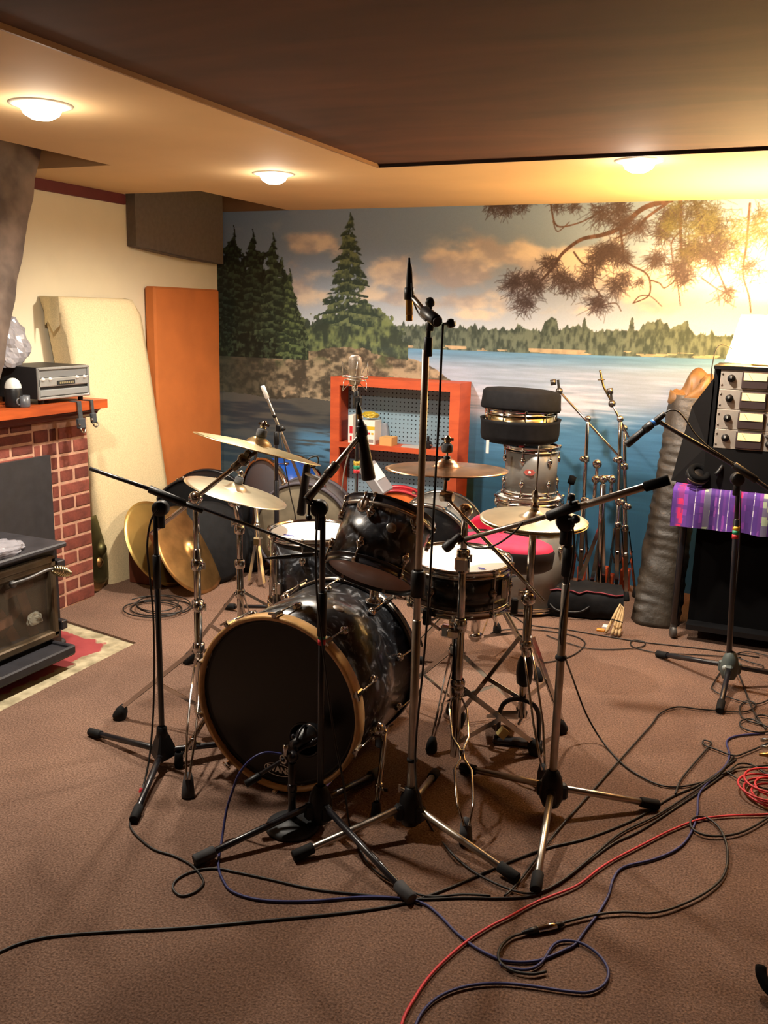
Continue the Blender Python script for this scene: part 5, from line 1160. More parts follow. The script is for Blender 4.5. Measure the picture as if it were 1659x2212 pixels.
carton('white carton with yellow top band and coloured dots on the shelf', 784, 809, .145, .1, 4.995, WHITEPLASTIC, ((0, 1, .62, .76, YELP), (.1, .3, .42, .5, REDP), (.45, .62, .42, .5, REDP), (.72, .9, .42, .5, YELP), (.1, .35, .1, .2, REDP), (.5, .9, .08, .22, GREYP)))
carton('small tan cardboard box beside the white cartons on the shelf', 820, 846, .052, .09, 4.99, mat('tan_card', 'c79a5e', .8))
solo('clear_sleeve', 'translucent plastic sleeve standing behind the tan box on the shelf', 'sleeve', MB().box((WY(822, 940, 5.09).x, 5.105, ZS+.06), .09, .03, .12, (V((.98, 0, .17)), V((0, 1, 0)), V((-.17, 0, .98))), .004), mat('milky_plastic', '9fa3ab', .3, alpha=.6))
solo('yellow_bag', 'crumpled yellow wrapper lying on the white cartons in the shelf', 'wrapper', crumple((WY(800, 890, 5.04).x, 5.045, ZS+.172), .04, 5, (1.2, 1, .55), 12, .35), mat('yellow_film', 'b39a2e', .4))
solo('papers', 'flat papers lying on the shelf by the clamps', 'paper', MB().box((WY(890, 945, 5.02).x, 5.02, ZS+.004), .12, .10, .008, (V((.97, .25, 0)), V((-.25, .97, 0)), V((0, 0, 1)))), mat('grey_paper', 'a8a5a2', .8))
for px_, lb in ((925, 'black drum clamp on the shelf beside the papers'), (962, 'black drum clamp at the end of the shelf')):
    q = WY(px_, 945, 5.04); t = thing('drum_clamp', lb, 'clamp', (q.x, 5.04, ZS)); part(t, 'body', MB().box((q.x, 5.04, ZS+.022), .04, .035, .044, None, .006).tube((q.x, 5.04, ZS+.04), (q.x, 5.04, ZS+.075), .008), BLACKPLASTIC); part(t, 'bolt', MB().tube((q.x-.03, 5.03, ZS+.02), (q.x+.035, 5.03, ZS+.025), .005), CHROME)

# folded hardware leaning by the mural
def folded(label, foot, top, arm=None, hats=(), grp='folded cymbal stands by the mural', legs=3, r=.013):
    foot, top = V(foot), V(top); t = thing('folded_cymbal_stand', label, 'stand', foot, grp); d = (top-foot); L = d.length; w = d.normalized()
    mb = MB().tube(foot+w*.10, foot+w*L*.55, r, n=12).tube(foot+w*L*.54, top, r*.78, n=12)
    for f in (.42, .55, .78): mb.lathe([(r*1.0, -.018), (r*1.5, -.012), (r*1.5, .012), (r*1.0, .018)], foot+w*L*f, w, 14)
    mb.ball(foot+w*L*.55+V((.02, -.01, 0)), .018).ball(foot+w*L*.78+V((-.018, -.008, 0)), .016).ball(top, .019)
    part(t, 'post', mb, CHROME)
    for k in range(legs):
        a = .7+2.1*k; o = V((math.cos(a), math.sin(a), 0)); l = part(t, 'leg', MB().bar(foot+w*L*.40+o*.018, foot+w*.05+o*.055, .018, .006, o).bar(foot+w*L*.2+o*.015, foot+w*L*.28+o*.04, .012, .004, o), CHROME)
        part(l, 'rubber_foot', MB().lathe([(0, 0), (.016, 0), (.018, .01), (.012, .05), (0, .052)], foot+o*.057+V((0, 0, -foot.z)), (w.x*.5, w.y*.5, 1), 12), RUBBER)
    if arm:
        a, b = V(arm[0]), V(arm[1]); part(t, 'boom_arm', MB().tube(a, b, .0065, n=10), CHROME)
        part(t, 'tilter', MB().ball(a, .02).bar(a, a+V((-.01, 0, .06)), .012, .012).lathe([(0, 0), (.015, 0), (.016, .03), (.0, .031)], V(arm[2]) if len(arm) > 2 else a+V((-.012, 0, .05)), (-.2, 0, 1), 14), DSTEEL)
    return t
Y1 = 4.84; P = lambda x, y, yy=Y1: WY(x, y, yy)
folded('folded boom stand by the mural with its arm slanting across the lake', (P(1250, 1238).x+.02, 4.80, 0), P(1270, 905), (P(1208, 845), P(1350, 1000), P(1196, 832)))
f2 = folded('tallest folded stand by the mural with curved tilter at its top', (P(1335, 1230).x, 4.86, 0), P(1340, 905), (P(1322, 872), P(1358, 945)))
part(f2, 'cymbal_rod', MB().path(spline([P(1322, 872), P(1318, 862), P(1306, 840), P(1302, 828), P(1296, 800)], 5), .006, 8).lathe([(.006, 0), (.02, .002), (.02, .006), (.006, .008)], P(1299, 822), (-.1, 0, 1), 16), mat('aged_brass_rod', '8d7a55', .3, 1))
folded('folded stand with a bare threaded top just behind the tallest one', (P(1362, 1230).x-.02, 4.90, 0), P(1349, 925, 4.9))
hm = thing('tom_holder_stand', 'folded double tom stand with three chrome heads in the hardware group', 'stand', (P(1300, 1240).x, 4.76, 0), 'folded cymbal stands by the mural')
a, b = V((P(1300, 1240).x, 4.76, .08)), P(1303, 1045, 4.78); mb = MB().tube(a, b, .017, n=14)
for x in (1287, 1303, 1322): q = P(x, 1035, 4.78); mb.ball(q, .024).tube(q, q-V((0, 0, .10)), .010)
mb.tube(P(1287, 1033, 4.78), P(1325, 1030, 4.78), .012).ball(P(1290, 1002, 4.78), .026).tube(P(1289, 1030, 4.78), P(1290, 1000, 4.78), .009)
part(hm, 'post', mb, CHROME)
for k, px_ in enumerate((1268, 1300, 1330)):
    q = F(px_, 1262); q.y = 4.70+.03*k; l = part(hm, 'leg', MB().bar(P(1303, 1120, 4.78), V((q.x-.0, q.y, .03)), .02, .006, (0, 1, 0)), CHROME)
    part(l, 'rubber_foot', MB().lathe([(0, 0), (.016, 0), (.018, .01), (.012, .04), (0, .042)], (q.x, q.y, 0), n=12), RUBBER)
kp2 = thing('double_beater_pedal', 'folded pedal with two black beaters raised beside the stacked drums', 'pedal', (P(1215, 1200, 4.74).x, 4.74, 0))
for x0, x1, tx_ in ((1215, 1200, -.02), (1222, 1232, .02)):
    q0, q1 = P(x0, 1108, 4.74), P(x1, 1040, 4.74); bt_ = part(kp2, 'beater', MB().tube(q0, q1, .005, n=8), CHROME)
    part(bt_, 'beater_head', MB().lathe([(0, -.02), (.022, -.018), (.026, 0), (.022, .018), (0, .02)], q1+V((tx_*.4, 0, .008)), (1, .1, -.25 if tx_ > 0 else .25), 18), FELT.copy() if 0 else BLACKFOAM)
part(kp2, 'frame', MB().tube(P(1220, 1112, 4.74), V((P(1218, 1220, 4.74).x, 4.74, .03)), .016).box(P(1219, 1115, 4.74), .07, .04, .04, None, .008).box((P(1218, 1220, 4.74).x, 4.74, .014), .12, .26, .024, None, .005), CHROME)
part(kp2, 'footboard', MB().bar((P(1225, 1215, 4.7).x+.02, 4.62, .06), (P(1225, 1150, 4.7).x+.03, 4.72, .30), .07, .01, (1, 0, 0), .003), PLATE)
OB = mat('orange_box_card', 'b3491c', .6, var=.2, vs=10)
for i, (pa, pb, h) in enumerate(((1246, 1262, .12), (1294, 1310, .13), (1311, 1323, .09), (1338, 1358, .13))):
    a, b = P(pa, 1240, 4.97), P(pb, 1240, 4.97); solo('orange_block', ('orange block at the wall behind the folded boom stand', 'taller orange block at the wall behind the tom holder', 'low orange block next to the taller one at the wall', 'orange block at the wall next to the tall brown bag')[i], 'block', MB().box(((a.x+b.x)/2, 5.0+.02*i*.3, h/2), b.x-a.x, .06, h, None, .004), OB, group='orange blocks at the wall')

# gig bag
gb = thing('gig_bag', 'long black nylon hardware bag with red piping on the carpet before the mural', 'bag', (-.94, 4.55, 0))
g0, g1 = V((-1.21, 4.33, 0)), V((-.645, 4.47, 0)); X_ = (g1-g0).normalized(); Y_ = V((-X_.y, X_.x, 0)); Lb = (g1-g0).length; g = []
for i in range(17):
    t_ = i/16; e = min(1, min(t_, 1-t_)*9); row = []
    for y_, z_ in ((.02, .0), (0, .012), (-.004, .06), (.0, .10), (.012, .135), (.045, .152), (.11, .158), (.18, .15), (.21, .12), (.215, .06), (.205, .0)):
        s_ = .004*math.sin(t_*23+z_*70)+.004*math.sin(t_*57+y_*40)
        row.append(g0+X_*(Lb*t_)+Y_*(.107+(y_-.107)*(.9+.1*e)+s_)+V((0, 0, z_*(.9+.1*e)+s_*(z_ > .01))))
    g.append(row)
mb = MB().sheet(g).prism(g[0], X_*-.003).prism(g[-1], X_*.003); part(gb, 'body', mb, BLACKCLOTH)
part(gb, 'piping', MB().path([r[4]+V((0, -.003, .006)) for r in g], .004, 6).path([r[8]+V((0, .003, .006)) for r in g], .004, 6), mat('maroon_piping', '7a2332', .6), 'maroon piping along the top edge')
part(gb, 'carry_handle', MB().path(spline([g0+X_*.22+V((0, -.004, .07)), g0+X_*.27+V((.0, -.03, .045)), g0+X_*.37+V((0, -.03, .045)), g0+X_*.42+V((0, -.004, .07))], 6), .006, 6), BLACKPLASTIC)
solo('red_cloth', 'crumpled maroon cloth lying on top of the long black bag', 'cloth', crumple(g0+X_*.12+Y_*.13+V((0, 0, .183)), .06, 17, (1.5, .8, .5), 14, .35), mat('maroon_cloth', '7c1f2c', .8))
tops = F(1343, 1306, .15)
for k, (bx, by, lb) in enumerate(((1308, 1368, 'drum stick splayed farthest out from the bundle, toward the hi-hat'), (1321, 1372, 'drum stick second from the splayed one in the bundle'), (1329, 1373, 'drum stick in the middle of the bundle'), (1337, 1374, 'drum stick of the bundle nearest the tall brown bag'))):
    bot = F(bx, by, .008); top_ = tops+V((.012*(1.5-k)*-.4, .004*k, -.006*k))
    solo('drum_stick', 'pale wooden '+lb, 'drum stick', MB().lathe([(0, 0), (.0065, .002), (.0075, .02), (.0075, .75*(top_-bot).length), (.004, .95*(top_-bot).length), (.005, (top_-bot).length), (0, (top_-bot).length+.004)], bot, top_-bot, 10), mat('hickory_%d' % k, 'd3b483', .6, var=.08), group='drum sticks in the bundle')
solo('stick_band', 'dark elastic band around the drum stick bundle', 'band', MB().torus(F(1333, 1341, .075), tops-F(1324, 1372, .008), .026, .003, 24, 6), RUBBER)

pk = thing('small_packet', 'tiny white and amber packet on the carpet by the drum sticks', 'packet', F(1302, 1360)); q = F(1302, 1360, .006)
part(pk, 'white_half', MB().box(q+V((.008, .03, .004)), .03, .035, .02, None, .003), WHITEPLASTIC); part(pk, 'amber_half', MB().box(q+V((-.008, -.01, 0)), .04, .022, .012, None, .003), mat('amber_plastic', 'd98a2b', .4))
# tall rolled bag
tb = thing('tall_bag', 'tall wrinkled brown leatherette bag leaning on the wall beside the cart', 'bag', (-.49, 4.6, 0))
BAGM = mat('brown_leatherette', '30281f', .5, var=.25, vs=9, bump=.9, bs=34)
def bag_ring(z):
    t_ = z/1.2; c_ = V((-.495+.035*t_, 4.56+.40*t_, z)); wx = .118-.018*t_; wy = .10-.03*t_; r = []
    for k in range(72):
        a = 2*math.pi*k/72; ca, sa = math.cos(a), math.sin(a)
        wr = 1+.018*math.sin(z*31+4*ca+2*math.sin(a*2))+.03*math.sin(z*83+a*3+5*math.sin(z*9))*(.4+.6*math.sin(z*13+a)**2)+.025*math.sin(z*140+6*sa+a*2)*(math.sin(z*17+a*1.5) > 0)+.02*math.sin(a*5+z*11)
        r.append(c_+V((wx*math.copysign(abs(ca)**.8, ca)*wr, wy*sa*wr, 0)))
    return r+[r[0]]
zs = [0, .02]+[.04+1.08*i/110 for i in range(111)]
g = [[V((-.5, 4.56, 0))+(p-V((-.5, 4.56, 0)))*.8 for p in bag_ring(0)]]+[bag_ring(z) for z in zs]
part(tb, 'sleeve', MB().sheet(g), BAGM)
rim = bag_ring(1.12); c_ = V((-.475, 4.925, 1.10)); N_ = len(rim)-1; hoodr = []
for f, dz, sh_ in ((1.0, -.02, 0), (1.12, .0, -.004), (1.08, .045, .0), (.85, .075, .01), (.5, .068, .02), (.28, .03, .02), (.18, -.05, .02)):
    row = []
    for i, p in enumerate(rim):
        a = 2*math.pi*(i % N_)/N_; fl = .022*math.sin(3*a+1+f*3)+.014*math.sin(5*a+f*7)
        row.append(c_+V(((p.x-c_.x)*f+sh_, (p.y-c_.y)*f, dz+fl*(dz > 0)+(p.x-c_.x)*.25*f+.05*math.cos(a-1.0)*(f < 1.05)*(dz > .01))))
    hoodr.append(row)
part(tb, 'folded_mouth', MB().sheet(hoodr), mat('tan_bag_lining', '7d5c38', .45, var=.3, vs=14, bump=.5, bs=20), 'tan lined folded mouth of the bag')

# cart with cloth, rack, headphones and lamp
ct = thing('rolling_cart', 'black rolling equipment cart hung with black cloth under a purple blanket', 'cart', (.1, 4.65, 0))
cx0, cx1, cy0, cy1, cz = -.43, .75, 4.33, 4.68, .735
part(ct, 'top_board', box_ab(MB(), (cx0, cy0, cz-.03), (cx1, cy1, cz)), BLACKPLASTIC)
for x, y in ((cx0+.045, cy0+.03), (cx1-.045, cy0+.03), (cx0+.13, cy1-.03), (cx1-.045, cy1-.03)):
    l = part(ct, 'leg', MB().tube((x, y, .07), (x, y, cz-.03), .017, n=14), BLACKMETAL)
    part(l, 'caster', MB().lathe([(0, -.012), (.026, -.012), (.03, -.006), (.03, .006), (.026, .012), (0, .012)], (x, y, .03), (1, .4, 0), 18).box((x, y, .065), .03, .026, .03, None, .006), mat('worn_caster', '4d4a47', .5, .3))
part(ct, 'back_panel', box_ab(MB(), (cx0+.10, cy0+.10, .05), (cx1-.02, cy1-.05, cz-.03)), mat('black_drape', '080708', .95, spec=.1), 'dull black cloth covered body')
part(ct, 'lower_shelf', box_ab(MB(), (cx0+.10, cy0+.02, .055), (cx1-.03, cy1-.02, .08)), BLACKPLASTIC)
def cloth_mat():
    M = mat('woven_purple_blanket', '5f2f86', .9); nt = M.node_tree; N = nt.nodes.new; L = nt.links.new; b = nt.nodes['Principled BSDF']
    tc = N('ShaderNodeTexCoord'); sx = N('ShaderNodeSeparateXYZ'); L(tc.outputs['Object'], sx.inputs[0])
    fr_ = N('ShaderNodeMath'); fr_.operation = 'FRACT'; ml = N('ShaderNodeMath'); ml.operation = 'MULTIPLY_ADD'; ml.inputs[1].default_value = 1/.25; ml.inputs[2].default_value = .33
    L(sx.outputs[0], ml.inputs[0]); L(ml.outputs[0], fr_.inputs[0])
    r = N('ShaderNodeValToRGB'); r.color_ramp.interpolation = 'CONSTANT'; E_ = r.color_ramp.elements
    sts = [(0, '4a2a7c'), (.05, '8a3f9e'), (.09, '5a2f8a'), (.14, 'd8cfe0'), (.155, '5b3190'), (.24, '8c2f7e'), (.27, 'c8285e'), (.37, '7a3a98'), (.44, '4a2878'), (.56, 'd8d0e2'), (.575, '5a3390'), (.66, '7d3f9c'), (.72, 'a9b89c'), (.83, '3f2470'), (.90, '8d4aa2'), (.94, '5a2f8a'), (.975, 'e0d8e6')]
    E_[0].position = 0; E_[0].color = lin(sts[0][1]); E_[1].position = sts[1][0]; E_[1].color = lin(sts[1][1])
    for p_, c_ in sts[2:]: k = E_.new(p_); k.color = lin(c_)
    L(fr_.outputs[0], r.inputs[0])
    # rows of small woven motifs on the red and pale stripes
    vo = N('ShaderNodeTexVoronoi'); vo.inputs['Scale'].default_value = 26; vo.distance = 'CHEBYCHEV'; L(tc.outputs['Object'], vo.inputs['Vector'])
    cmp_ = N('ShaderNodeMath'); cmp_.operation = 'GREATER_THAN'; cmp_.inputs[1].default_value = .36; L(vo.outputs['Distance'], cmp_.inputs[0])
    nz = N('ShaderNodeTexNoise'); nz.inputs['Scale'].default_value = 300; L(tc.outputs['Object'], nz.inputs['Vector'])
    mx = N('ShaderNodeMix'); mx.data_type = 'RGBA'; mx.blend_type = 'MIX'; mf = N('ShaderNodeMath'); mf.operation = 'MULTIPLY'; mf.inputs[1].default_value = .75; L(cmp_.outputs[0], mf.inputs[0])
    L(mf.outputs[0], mx.inputs[0]); L(r.outputs[0], mx.inputs[6]); mx.inputs[7].default_value = lin('50307e'); L(mx.outputs[2], b.inputs['Base Color']); return M
cl = thing('purple_blanket', 'purple striped woven blanket draped over the black cart', 'blanket', (.1, 4.5, cz))
g = []
for i in range(61):
    x = cx0-.012+(cx1-cx0+.024)*i/60; row = []
    wv = .006*math.sin(x*41)+.005*math.sin(x*23+1)
    for y_, z_ in ((cy1, cz+.006), (cy0+.2, cz+.006), (cy0+.02, cz+.007), (cy0-.006, cz+.001), (cy0-.014, cz-.02), (cy0-.014+wv, cz-.08), (cy0-.012+wv*1.5, cz-.14), (cy0-.012+wv*2, cz-.178+.004*math.sin(x*31))): row.append(V((x, y_, z_)))
    g.append(row)
part(cl, 'cloth', MB().sheet(g), cloth_mat())
part(cl, 'side_fold', MB().sheet([[V((cx0-.014-.004*math.sin(j*2), cy0-.008+.34*j/10, z)) for j in range(11)] for z in (cz+.006, cz-.02, cz-.10, cz-.175)]), cloth_mat())
rk = thing('rack_case', 'black equipment rack with a sloping side holding silver compressors on the cart', 'rack case', (-.02, 4.55, cz+.007))
RL, Rw, ry0 = WY(1548, 900, 4.36).x-.012, .4826, 4.36; RR = RL+.024+Rw
RKM = mat('black_rack_case', '0b090a', .75, var=.2, spec=.2)
rb = MB(); box_ab(rb, (RL-.02, ry0-.005, cz+.008), (RR+.02, 4.67, .928)); box_ab(rb, (RL-.02, ry0+.05, .928), (RL, 4.67, 1.285)); box_ab(rb, (RR, ry0-.005, .928), (RR+.02, 4.67, 1.285)); box_ab(rb, (RL-.02, ry0-.01, 1.285), (RR+.02, 4.67, 1.30)); box_ab(rb, (RL, 4.63, .928), (RR, 4.67, 1.285))
part(rk, 'case_body', rb, RKM)
part(rk, 'side_wedge', MB().prism([V((RL-.02, ry0+.04, .93)), V((RL-.02, ry0+.04, 1.24)), V((RL-.11, ry0+.13, 1.10)), V((RL-.17, ry0+.10, cz+.01)), V((RL-.02, ry0+.04, cz+.01))], (0, .13, 0)), RKM)
FACE = mat('aluminium_face', 'b9aea2', .4, .45, var=.08, vs=30); METER = mat('lit_meter_face', 'f0d79a', .5, emit=.75, ecol='ffd68c'); MBEZ = mat('meter_bezel', '3a2d2c', .5)
for k in range(4):
    z0 = .93+.0889*k; un = thing('compressor', ('bottom silver compressor in the rack with a lit meter', 'second silver compressor up in the rack with a lit meter', 'third silver compressor up in the rack with a lit meter', 'topmost silver compressor in the rack right under the lamp')[k], 'compressor', (RL+.25, ry0, z0), 'silver compressors in the rack')
    part(un, 'chassis', box_ab(MB(), (RL+.03, ry0+.004, z0+.004), (RR-.03, ry0+.25, z0+.083)), RKM)
    part(un, 'face_plate', MB().box((RL+.012+Rw/2, ry0, z0+.0444), Rw, .006, .087, None, .0015), FACE)
    mx_ = RL+.158
    mt_ = part(un, 'meter', MB().box((mx_, ry0-.008, z0+.0445), .112, .014, .076, None, .004), MBEZ)
    part(mt_, 'meter_face', MB().box((mx_, ry0-.0165, z0+.061), .096, .003, .033), METER)
    part(mt_, 'needle', MB().bar((mx_-.01, ry0-.019, z0+.045), (mx_-.03, ry0-.019, z0+.074), .0012, .0012), BLACKPLASTIC)
    for x_, z_, r_ in ((.058, .05, .017), (.242, .034, .015), (.285, .052, .012), (.345, .05, .016), (.40, .05, .016), (.445, .03, .010), (.232, .068, .007)):
        kb2 = part(un, 'knob', MB().lathe([(r_, 0), (r_*.96, -.012), (r_*.7, -.013), (r_*.62, -.022), (0, -.023)], (RL+x_, ry0-.003, z0+z_), (0, 1, 0), 18), BLACKPLASTIC)
        part(kb2, 'pointer', MB().box((RL+x_, ry0-.027, z0+z_+r_*.3), .0025, .002, r_*.6), WHITEPLASTIC)
    for x_ in (.02, Rw+.004): 
        for z_ in (.02, .068): part(un, 'rack_screw', MB().lathe([(.004, 0), (.004, -.003), (0, -.004)], (RL+x_, ry0-.003, z0+z_), (0, 1, 0), 10), DSTEEL)
hp = thing('headphones', 'black headphones lying on the purple blanket beside the rack', 'headphones', (-.36, 4.37, cz))
q = V((-.345, 4.36, cz+.062))
for off, ax_ in ((V((0, 0, 0)), (.35, -.55, .75)), (V((.085, .07, -.004)), (-.3, -.4, .85))):
    cup = part(hp, 'ear_cup', MB().lathe([(0, -.03), (.042, -.028), (.053, -.012), (.054, .004), (.048, .018), (0, .02)], q+off, ax_, 28), BLACKPLASTIC)
    part(cup, 'cushion', MB().torus(q+off+V(ax_).normalized()*.02, ax_, .038, .014, 26, 8), BLACKFOAM)
part(hp, 'headband', MB().torus(q+V((.04, .05, .02)), (.5, .3, -.5), .085, .010, 26, 8, .1, math.pi-.1, (-.6, .6, .4)), BLACKPLASTIC)
part(hp, 'yoke', MB().torus(q+V((-.004, -.006, .006)), (.35, -.55, .75), .057, .0035, 24, 6, 2.0, 5.4), DSTEEL)
lm = thing('table_lamp', 'glowing pale shaded table lamp standing on top of the equipment rack', 'lamp', (-.06, 4.56, 1.30))
LC = V((-.105, 4.55, 1.30))
part(lm, 'base', MB().lathe([(0, 0), (.07, 0), (.072, .012), (.03, .022), (.02, .04), (.016, .075)], LC, n=28), BRASS)
SH = bpy.data.materials.new('lamp_shade_cloth'); SH.use_nodes = True; nt = SH.node_tree; nt.nodes.clear()
oo = nt.nodes.new('ShaderNodeOutputMaterial'); mx = nt.nodes.new('ShaderNodeMixShader'); df = nt.nodes.new('ShaderNodeBsdfDiffuse'); tr = nt.nodes.new('ShaderNodeBsdfTranslucent'); ad = nt.nodes.new('ShaderNodeAddShader'); em = nt.nodes.new('ShaderNodeEmission')
df.inputs[0].default_value = lin('f3e2bd'); tr.inputs[0].default_value = lin('f6dca0'); em.inputs[0].default_value = lin('ffd583'); em.inputs[1].default_value = 16
mx.inputs[0].default_value = .6; nt.links.new(df.outputs[0], mx.inputs[1]); nt.links.new(tr.outputs[0], mx.inputs[2]); nt.links.new(mx.outputs[0], ad.inputs[0]); nt.links.new(em.outputs[0], ad.inputs[1]); nt.links.new(ad.outputs[0], oo.inputs[0])
part(lm, 'shade', MB().lathe([(.185, .012), (.135, .225)], LC, n=40), SH)
part(lm, 'bulb', MB().lathe([(0, .075), (.014, .08), (.016, .10), (.03, .13), (.03, .15), (.018, .168), (0, .172)], LC, n=20), mat('lit_lamp_bulb', 'fff0d0', .4, emit=30, ecol='ffd591'))
light('bulb_light', 'POINT', LC+V((0, 0, .185)), LAMP_W, LAMP_COL, lm, shadow_soft_size=.03)
solo('lamp_cord', 'thin cord rising beside the rack to the lamp', 'cord', MB().path(spline([V((RL-.03, 4.42, 1.02)), V((RL-.028, 4.43, 1.16)), V((RL-.035, 4.44, 1.29)), V((RL-.005, 4.46, 1.39)), LC+V((-.06, -.03, .012))], 6), .0025, 6), CABLE_K)

# ------------------------------------------------------------------ cables lying about the carpet
def cable(name, label, P, m_, r=.0032, group=None, lay=0):
    """P: (px, py) spots on the carpet, or ready points"""
    pts = [V(p) if len(p) == 3 and isinstance(p, V) else F(p[0], p[1], r+lay*.0007) for p in P]
    return solo(name, label, 'cable', MB().path(spline(pts, 5), r, 6), m_, (pts[0].x, pts[0].y, 0), group)
Bh = F(352, 1655)
cable('audio_cable', 'black cable falling from the stand nearest the hearth and looping on the carpet', [at(342, 1100, Bh, -.03), at(326, 1125, Bh, -.03), at(318, 1180, Bh, -.03), at(324, 1250, Bh, -.02), at(331, 1330, Bh, -.02), at(333, 1430, Bh, -.02), at(331, 1540, Bh, -.03), at(322, 1640, Bh, -.08), at(306, 1710, Bh, -.16), (285, 1766), (281, 1783), (294, 1804), (331, 1834), (376, 1849), (415, 1870), (435, 1894), (439, 1909), (421, 1927), (391, 1935), (373, 1918), (385, 1897), (421, 1881), (466, 1876), (511, 1884), (572, 1897), (680, 1921), (790, 1933), (900, 1942), (1000, 1939), (1080, 1940), (1150, 1935), (1200, 1912), (1262, 1868), (1325, 1822), (1385, 1793), (1470, 1738), (1514, 1709), (1572, 1668)], CABLE_K, lay=1)
solo('red_cable_tie', 'small red tie on the black cable by the hearth stand foot', 'cable tie', MB().tube(at(306, 1702, Bh, -.16), at(302, 1716, Bh, -.17), .006, n=10), TAPE_R)
kq = V(kb_)
cable('audio_cable', 'dark blue cable running from the kick microphone out over the carpet', [at(608, 1629, kq), at(572, 1626, kq, -.02), at(542, 1641, kq, -.03), at(517, 1671, kq, -.03), at(502, 1710, kq, -.03), at(489, 1752, kq, -.04), (478, 1822), (472, 1856), (473, 1878), (481, 1900), (499, 1924), (542, 1940), (602, 1947), (680, 1946), (780, 1938), (860, 1940), (915, 1952), (950, 1978), (985, 2014), (1020, 2042), (1060, 2064), (1100, 2077), (1162, 2075), (1224, 2050), (1244, 2038), (1265, 2009), (1290, 1976), (1314, 1935), (1325, 1898), (1347, 1873), (1409, 1857), (1459, 1836), (1488, 1807), (1506, 1762), (1510, 1716), (1537, 1683), (1566, 1655), (1576, 1630), (1570, 1601), (1595, 1589), (1652, 1584)], CABLE_B, .0036, lay=2)
cable('audio_cable', 'dark blue cable making a wide loop nearest the viewer', [(1080, 2082), (1100, 2091), (1141, 2094), (1170, 2079), (1195, 2042), (1220, 2032), (1257, 2038), (1294, 2063), (1314, 2096), (1306, 2125), (1273, 2143), (1224, 2141), (1141, 2129), (1070, 2124), (1000, 2132), (945, 2155), (910, 2190), (890, 2240), (880, 2300)], CABLE_B, .0036, lay=4)
cable('red_audio_cable', 'long red cable crossing the carpet diagonally', [(860, 2290), (868, 2212), (893, 2160), (935, 2100), (1000, 2040), (1055, 2003), (1100, 1980), (1162, 1947), (1244, 1914), (1294, 1877), (1331, 1854), (1389, 1824), (1450, 1793), (1512, 1770), (1574, 1762), (1640, 1760), (1668, 1758)], CABLE_R, .0036, lay=5)
cable('audio_cable', 'black cable with a metal connector curling beside the red cable', [(1215, 1995), (1224, 1991), (1286, 1976), (1347, 1970), (1409, 1972), (1471, 1955), (1533, 1922), (1566, 1885), (1571, 1832), (1555, 1790), (1528, 1767), (1502, 1765), (1491, 1778), (1502, 1795), (1537, 1806), (1595, 1800), (1650, 1772), (1690, 1740)], CABLE_K, .0036, lay=7)
cable('audio_cable', 'short black cable end curving away from the metal connector', [(1130, 2016), (1105, 2024), (1086, 2040), (1076, 2062), (1084, 2082), (1110, 2098), (1150, 2104), (1180, 2098)], CABLE_K, .0036, lay=6)
xc = thing('cable_connector', 'silver barrel audio connector with black boots joining two cables', 'connector', F(1165, 2006))
a, b = F(1128, 2015, .009), F(1218, 1996, .009); d = (b-a).normalized(); L = (b-a).length
part(xc, 'barrel', MB().lathe([(.0085, L*.36), (.0095, L*.37), (.0095, L*.56), (.0102, L*.57), (.0102, L*.80), (.0085, L*.81)], a, d, 20), CHROME, 'bright metal barrel')
part(xc, 'boot', MB().lathe([(0, -.002), (.004, 0), (.0085, L*.22), (.009, L*.36), (0, L*.36)], a, d, 16), BLACKPLASTIC); part(xc, 'boot', MB().lathe([(.0088, L*.80), (.008, L*.86), (.004, L), (0, L+.001)], a, d, 16), BLACKPLASTIC)
Bs = F(1188, 1757)
cable('audio_cable', 'black cable hanging from the silver boom stand and sweeping over the carpet', [at(1236, 1135, Bs, -.03), at(1240, 1165, Bs, -.03), at(1236, 1220, Bs, -.03), at(1222, 1290, Bs, -.02), at(1212, 1350, Bs, -.02), at(1213, 1395, Bs), F(1236, 1462, .26), F(1266, 1542, .10), F(1303, 1604, .012), (1347, 1652), (1389, 1680), (1430, 1697), (1471, 1699), (1512, 1691), (1545, 1681), (1586, 1632)], CABLE_K, lay=3)
cable('audio_cable', 'black cable stretching along the near carpet to the edge by the hearth', [(-60, 2085), (0, 2056), (50, 2036), (120, 2022), (250, 2012), (400, 2004), (600, 1986), (760, 1970), (870, 1952), (960, 1922), (1040, 1888), (1110, 1858), (1182, 1832), (1270, 1810), (1370, 1770), (1450, 1722), (1520, 1690), (1590, 1640)], CABLE_K, .0036, lay=0)
Bf = F(691, 1787)
cable('audio_cable', 'thin black cable dropping from the stand in front of the bass drum', [at(686, 1110, Bf, -.03), at(682, 1200, Bf, -.03), at(686, 1300, Bf, -.03), at(700, 1420, Bf, -.03), at(722, 1590, Bf, -.03), at(742, 1690, Bf, -.06), (757, 1790), (781, 1842), (806, 1877), (850, 1907), (920, 1936), (1000, 1932), (1060, 1935)], CABLE_K, lay=4)
Bt = F(885, 1797)
cable('audio_cable', 'thick black cable hanging straight beside the tall silver stand', [at(957, 700, Bt, -.05), at(954, 760, Bt, -.05), at(948, 900, Bt, -.05), at(938, 1080, Bt, -.05), at(927, 1280, Bt, -.05), at(914, 1440, Bt, -.04), at(900, 1580, Bt, -.04), at(897, 1660, Bt, -.06), at(904, 1720, Bt, -.09), (930, 1786), (985, 1852), (1040, 1893), (1110, 1924), (1160, 1928), (1215, 1902), (1280, 1850), (1340, 1800), (1420, 1760), (1495, 1712), (1560, 1665)], CABLE_K, .0034, lay=5)
